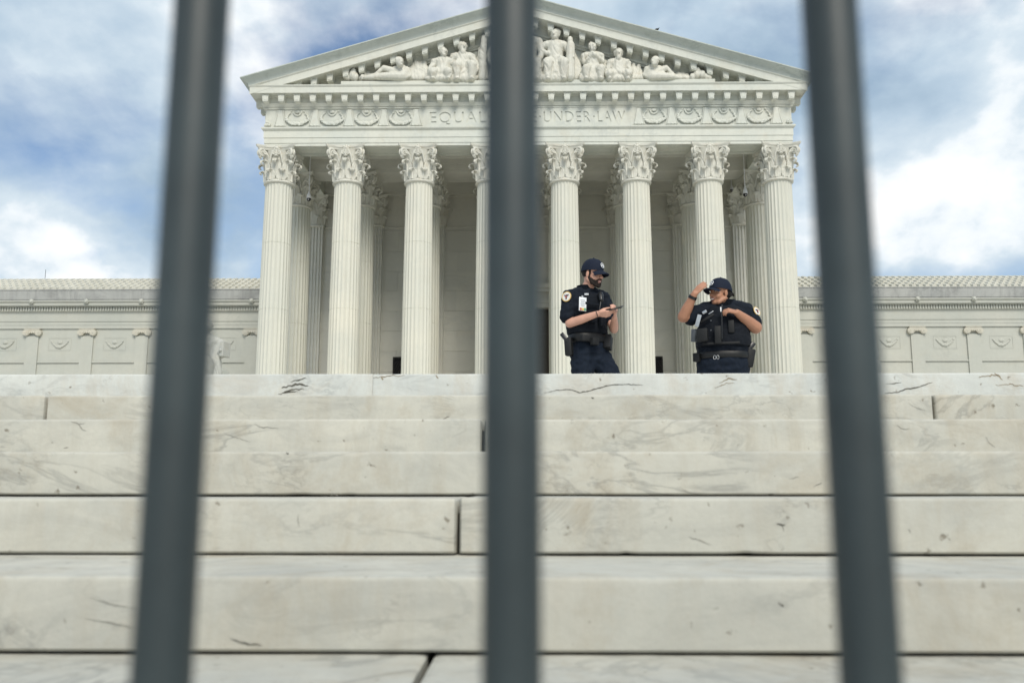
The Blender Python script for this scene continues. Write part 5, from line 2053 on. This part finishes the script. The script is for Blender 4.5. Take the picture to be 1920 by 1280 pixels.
# phone lies in his hands: a thing of its own
pc = Q(1155.5, 577.5, -0.36)
phone = thing('phone', tuple(pc), 'black smartphone held in both hands by the bearded officer', 'phone')
la = Vector((0.90, -0.42, 0.12)).normalized()
nn = Vector((-0.32, -0.30, 0.86))
nn = (nn - la * nn.dot(la)).normalized()
sa_ = nn.cross(la)
bm = bmesh.new()
obox(bm, pc, la, sa_, nn, 0.062, 0.036, 0.0048, 0.003)
part('case', bm, 'black_plastic', phone, True, 40)
bm = bmesh.new()
obox(bm, pc + nn * 0.0052, la, sa_, nn, 0.057, 0.032, 0.0006)
part('screen', bm, 'camera_glass', phone)

# ---------------------------------------------------------------- the woman holding her cap
yw_ = math.radians(-13)
F2, R2 = dirs(yw_)
fR = Vector((Q(1332, 690).x, PYD - 0.02, 0))
fL = Vector((Q(1380, 690).x, PYD + 0.02, 0))
wom = thing('person', ((fR.x + fL.x) / 2, PYD, 0), 'smiling officer in dark uniform with one hand raised to her cap peak', 'person')
H2 = Head(Q(1350, 549, -0.04), math.radians(-62), math.radians(-2), 0.0, 1.0)
neck2 = Q(1358, 575, 0.0)
TW = [(Q(1357, 571), .078, .076), (Q(1357, 576), .130, .10), (Q(1356, 583), .195, .135), (Q(1356, 594), .232, .160), (Q(1356, 612), .240, .185), (Q(1356, 634), .252, .200), (Q(1356, 655), .250, .204),
      (Q(1355, 670), .242, .200)]
sR, sL = Q(1321, 587, 0.0), Q(1396, 586, 0.02)
eR, wR = Q(1281, 594, -0.10), Q(1302, 551, -0.20)
eL, wL = Q(1417, 614, -0.12), Q(1382, 586, -0.27)
hR, hL = Q(1334, 682, 0.0), Q(1379, 682, 0.02)
kR = Vector((fR.x, PYD - 0.05, 0.46))
kL = Vector((fL.x, PYD, 0.46))
bm = bmesh.new()
H2.skin(bm, neck2, 1.08)
loft(bm, [(c, a * 0.92, b * 0.92) for c, a, b in TW], R2, F2)
tube(bm, [sR, eR], [0.066, 0.056], 12)
tube(bm, [eR, eR * 0.62 + wR * 0.38, wR], [0.056, 0.052, 0.032], 12)
tube(bm, [sL, eL], [0.068, 0.060], 12)
tube(bm, [eL, eL * 0.62 + wL * 0.38, wL], [0.062, 0.055, 0.033], 12)
hand(bm, wR, (0.66, 0.10, 0.72), (0.50, 0.72, -0.45), (0.12, 0.2, 0.3, 0.4), 1, 1.08, (0.75, 0.35, 0.5))
hand(bm, wL, (-0.90, -0.12, 0.22), (-0.15, 0.55, -0.75), (0.55, 0.62, 0.66, 0.7), -1, 1.0, (0.7, 0.3, 0.3))
legs(bm, hR, kR, fR, hL, kL, fL, F2, (0.10, 0.09, 0.065, 0.06, 0.042), [(Q(1356, 680), (0.2, 0.16, 0.13))])
part('body', remesh(bm, 0.0068, 3, 0.45), 'skin_brown', wom, True)
H2.features(wom, 'lip_brown', True)
bm = bmesh.new()
loft(bm, TW, R2, F2)
tube(bm, [sR, (sR + eR) / 2 + Vector((0, 0, 0.002)), Q(1296, 594, -0.06)], [0.098, 0.090, 0.084], 14)
tube(bm, [sL, (sL + eL) / 2 + Vector((0.01, 0, 0.005)), Q(1412, 605, -0.075)], [0.098, 0.092, 0.086], 14)
tube(bm, [sR + Vector((0, 0, 0.02)), Q(1357, 577), sL + Vector((0, 0, 0.02))], [0.085, 0.10, 0.085], 12)
shirt2 = part('shirt', remesh(bm, 0.009, 3, 0.4, wrinkle(12, 0.012, 11)), 'uniform_shirt', wom, True)
bm = bmesh.new()
loft(bm, [(Q(1357, 576), .115, .100), (Q(1358, 569), .092, .088), (Q(1359, 563.5, 0.0), .086, .084)], R2, F2, 24, 2.0, cap=False)
bmesh.ops.solidify(bm, geom=bm.faces[:], thickness=0.006)
part('collar', bm, 'uniform_shirt', shirt2, True, 50)
bm = bmesh.new()
loft(bm, [(Q(1356, 579), .150, .150), (Q(1356, 586), .180, .172), (Q(1356, 600), .205, .200), (Q(1356, 615), .245, .215), (Q(1356, 640), .262, .225), (Q(1356, 653), .258, .222)], R2, F2, 36, 2.9)
vest2 = part('vest', remesh(bm, 0.009, 2, 0.4, wrinkle(20, 0.005, 12)), 'uniform_vest', wom, True)
bm = bmesh.new()
legs(bm, hR, kR, fR, hL, kL, fL, F2, (0.135, 0.128, 0.098, 0.092, 0.082), [(Q(1356, 684), (0.235, 0.185, 0.13))])
loft(bm, [(Q(1355, 664), .238, .196), (Q(1355, 680), .248, .202), (Q(1356, 697), .248, .198), (Q(1356, 706), .235, .18)], R2, F2)
part('trousers', remesh(bm, 0.010, 4, 0.45, wrinkle(10, 0.014, 13)), 'uniform_trousers', wom, True)
blt = belt_ring(wom, [(Q(1355, 663), .248, .206), (Q(1355, 665), .256, .212), (Q(1355, 673), .257, .213), (Q(1355, 675), .250, .207)], R2, F2)
bm = bmesh.new()
bc = Q(1343, 669.5, -0.232)
for dx in (-0.014, 0.014):
    pts = [bc + R2 * (dx + 0.012 * math.cos(a)) + Vector((0, 0, 0.018 * math.sin(a))) for a in [2 * PI * i / 12 for i in range(13)]]
    tube(bm, pts, 0.0025, 6)
part('buckle', bm, 'silver', blt, True)
shoes(wom, (fR, fL), F2)
bm = bmesh.new()
H2.e(bm, -0.032, 0, 0.0, (0.090, 0.083, 0.070), 18)
H2.e(bm, -0.118, 0.0, 0.002, (0.030, 0.034, 0.030), 12)
H2.t(bm, [(-0.12, 0, 0.0), (-0.152, 0.0, 0.012), (-0.17, 0, -0.006)], [0.024, 0.018, 0.010], 8)
part('hair', remesh(bm, 0.006, 2, 0.4, wrinkle(70, 0.004, 15)), 'hair_dark', wom, True)
H2.cap(wom, 1.06, 0.006)
# watch
bm = bmesh.new()
ax = (wR - eR).normalized()
c0 = wR - ax * 0.035
s1 = ax.orthogonal().normalized()
s2 = ax.cross(s1)
rows = []
for dz, rr in ((-0.014, 0.038), (-0.014, 0.042), (0.014, 0.0405), (0.014, 0.0365)):
    rows.append([bm.verts.new(c0 + ax * dz + (s1 * math.cos(a) + s2 * math.sin(a)) * rr) for a in [2 * PI * i / 24 for i in range(24)]])
grid_faces(bm, rows, closed_v=True)
part('watch', bm, 'black_plastic', wom, True, 50)
# vest gear
gear_box('vest_pouch', vest2, Q(1317, 628, -0.225), yw_ - 0.25, 0.052, 0.026, 0.062, 'holster_black', bev=0.01)
gear_box('vest_pouch', vest2, Q(1346, 628, -0.245), yw_, 0.030, 0.022, 0.085, 'holster_black', bev=0.008)
gear_box('vest_pouch', vest2, Q(1371, 612, -0.230), yw_, 0.028, 0.020, 0.060, 'holster_black', bev=0.008)
gear_box('vest_pouch', vest2, Q(1385, 628, -0.205), yw_ + 0.25, 0.050, 0.020, 0.050, 'uniform_vest', bev=0.008)
gear_box('vest_strap', vest2, Q(1326, 596, -0.20), yw_ - 0.15, 0.070, 0.006, 0.012, 'holster_black', lean=0.5, bev=0.003)
gear_box('vest_strap', vest2, Q(1352, 643, -0.235), yw_, 0.17, 0.005, 0.010, 'holster_black', bev=0.003)
gear_box('metal_badge', vest2, Q(1321, 585, -0.195), yw_ - 0.2, 0.022, 0.006, 0.014, 'silver', lean=0.45, bev=0.004)
gear_box('pen', vest2, Q(1333, 586, -0.20), yw_, 0.026, 0.004, 0.004, 'silver', lean=0.55, bev=0.001)
gear_box('identity_card', vest2, Q(1309, 601, -0.205), yw_ - 0.4, 0.020, 0.002, 0.058, 'card_grey', lean=-0.32, bev=0.001)
gear_box('radio', vest2, Q(1302, 629, -0.13), yw_ - 0.7, 0.026, 0.022, 0.060, 'radio_grey', lean=-0.08, bev=0.006)
bm = bmesh.new()
tube(bm, [Q(1353.5, 634, -0.275), Q(1353.5, 572, -0.25)], [0.0075, 0.0055], 8)
part('radio_antenna', bm, 'black_plastic', vest2, True)
for j, py_ in enumerate((601, 619)):
    bm = bmesh.new()
    ell(bm, Q(1333, py_, -0.222), (0.007, 0.004, 0.007), None, 8)
    part('button', bm, 'radio_grey', vest2, True)
gear_box('clip_tab', vest2, Q(1351.5, 580, -0.262), yw_, 0.006, 0.004, 0.022, 'card_white', bev=0.002)
pn_ = Vector((0.60, -0.74, 0.30)).normalized()
shoulder_patch(shirt2, Q(1402, 593, -0.02) + pn_ * 0.112, pn_, 0.046)
gear_box('holster', wom, Q(1405, 671, -0.09), math.radians(10), 0.040, 0.040, 0.088, 'holster_black', lean=-0.22, bev=0.014)
bm = bmesh.new()
gd = (Q(1414, 643, -0.10) - Q(1402, 658, -0.11)).normalized()
gs = gd.cross(Vector((0, 1, 0))).normalized()
obox(bm, (Q(1413, 644, -0.10) + Q(1402, 657, -0.11)) / 2, gs, gd.cross(gs) * -1, gd, 0.022, 0.017, 0.055, 0.008)
part('pistol_grip', bm, 'black_plastic', wom, True, 40)
gear_box('belt_pouch', wom, Q(1307, 670, -0.08), math.radians(-40), 0.034, 0.026, 0.042, 'holster_black', bev=0.008)
gear_box('vest_side_strap', vest2, Q(1404, 634, -0.02), yw_ + 0.9, 0.030, 0.008, 0.030, 'radio_grey', bev=0.004)
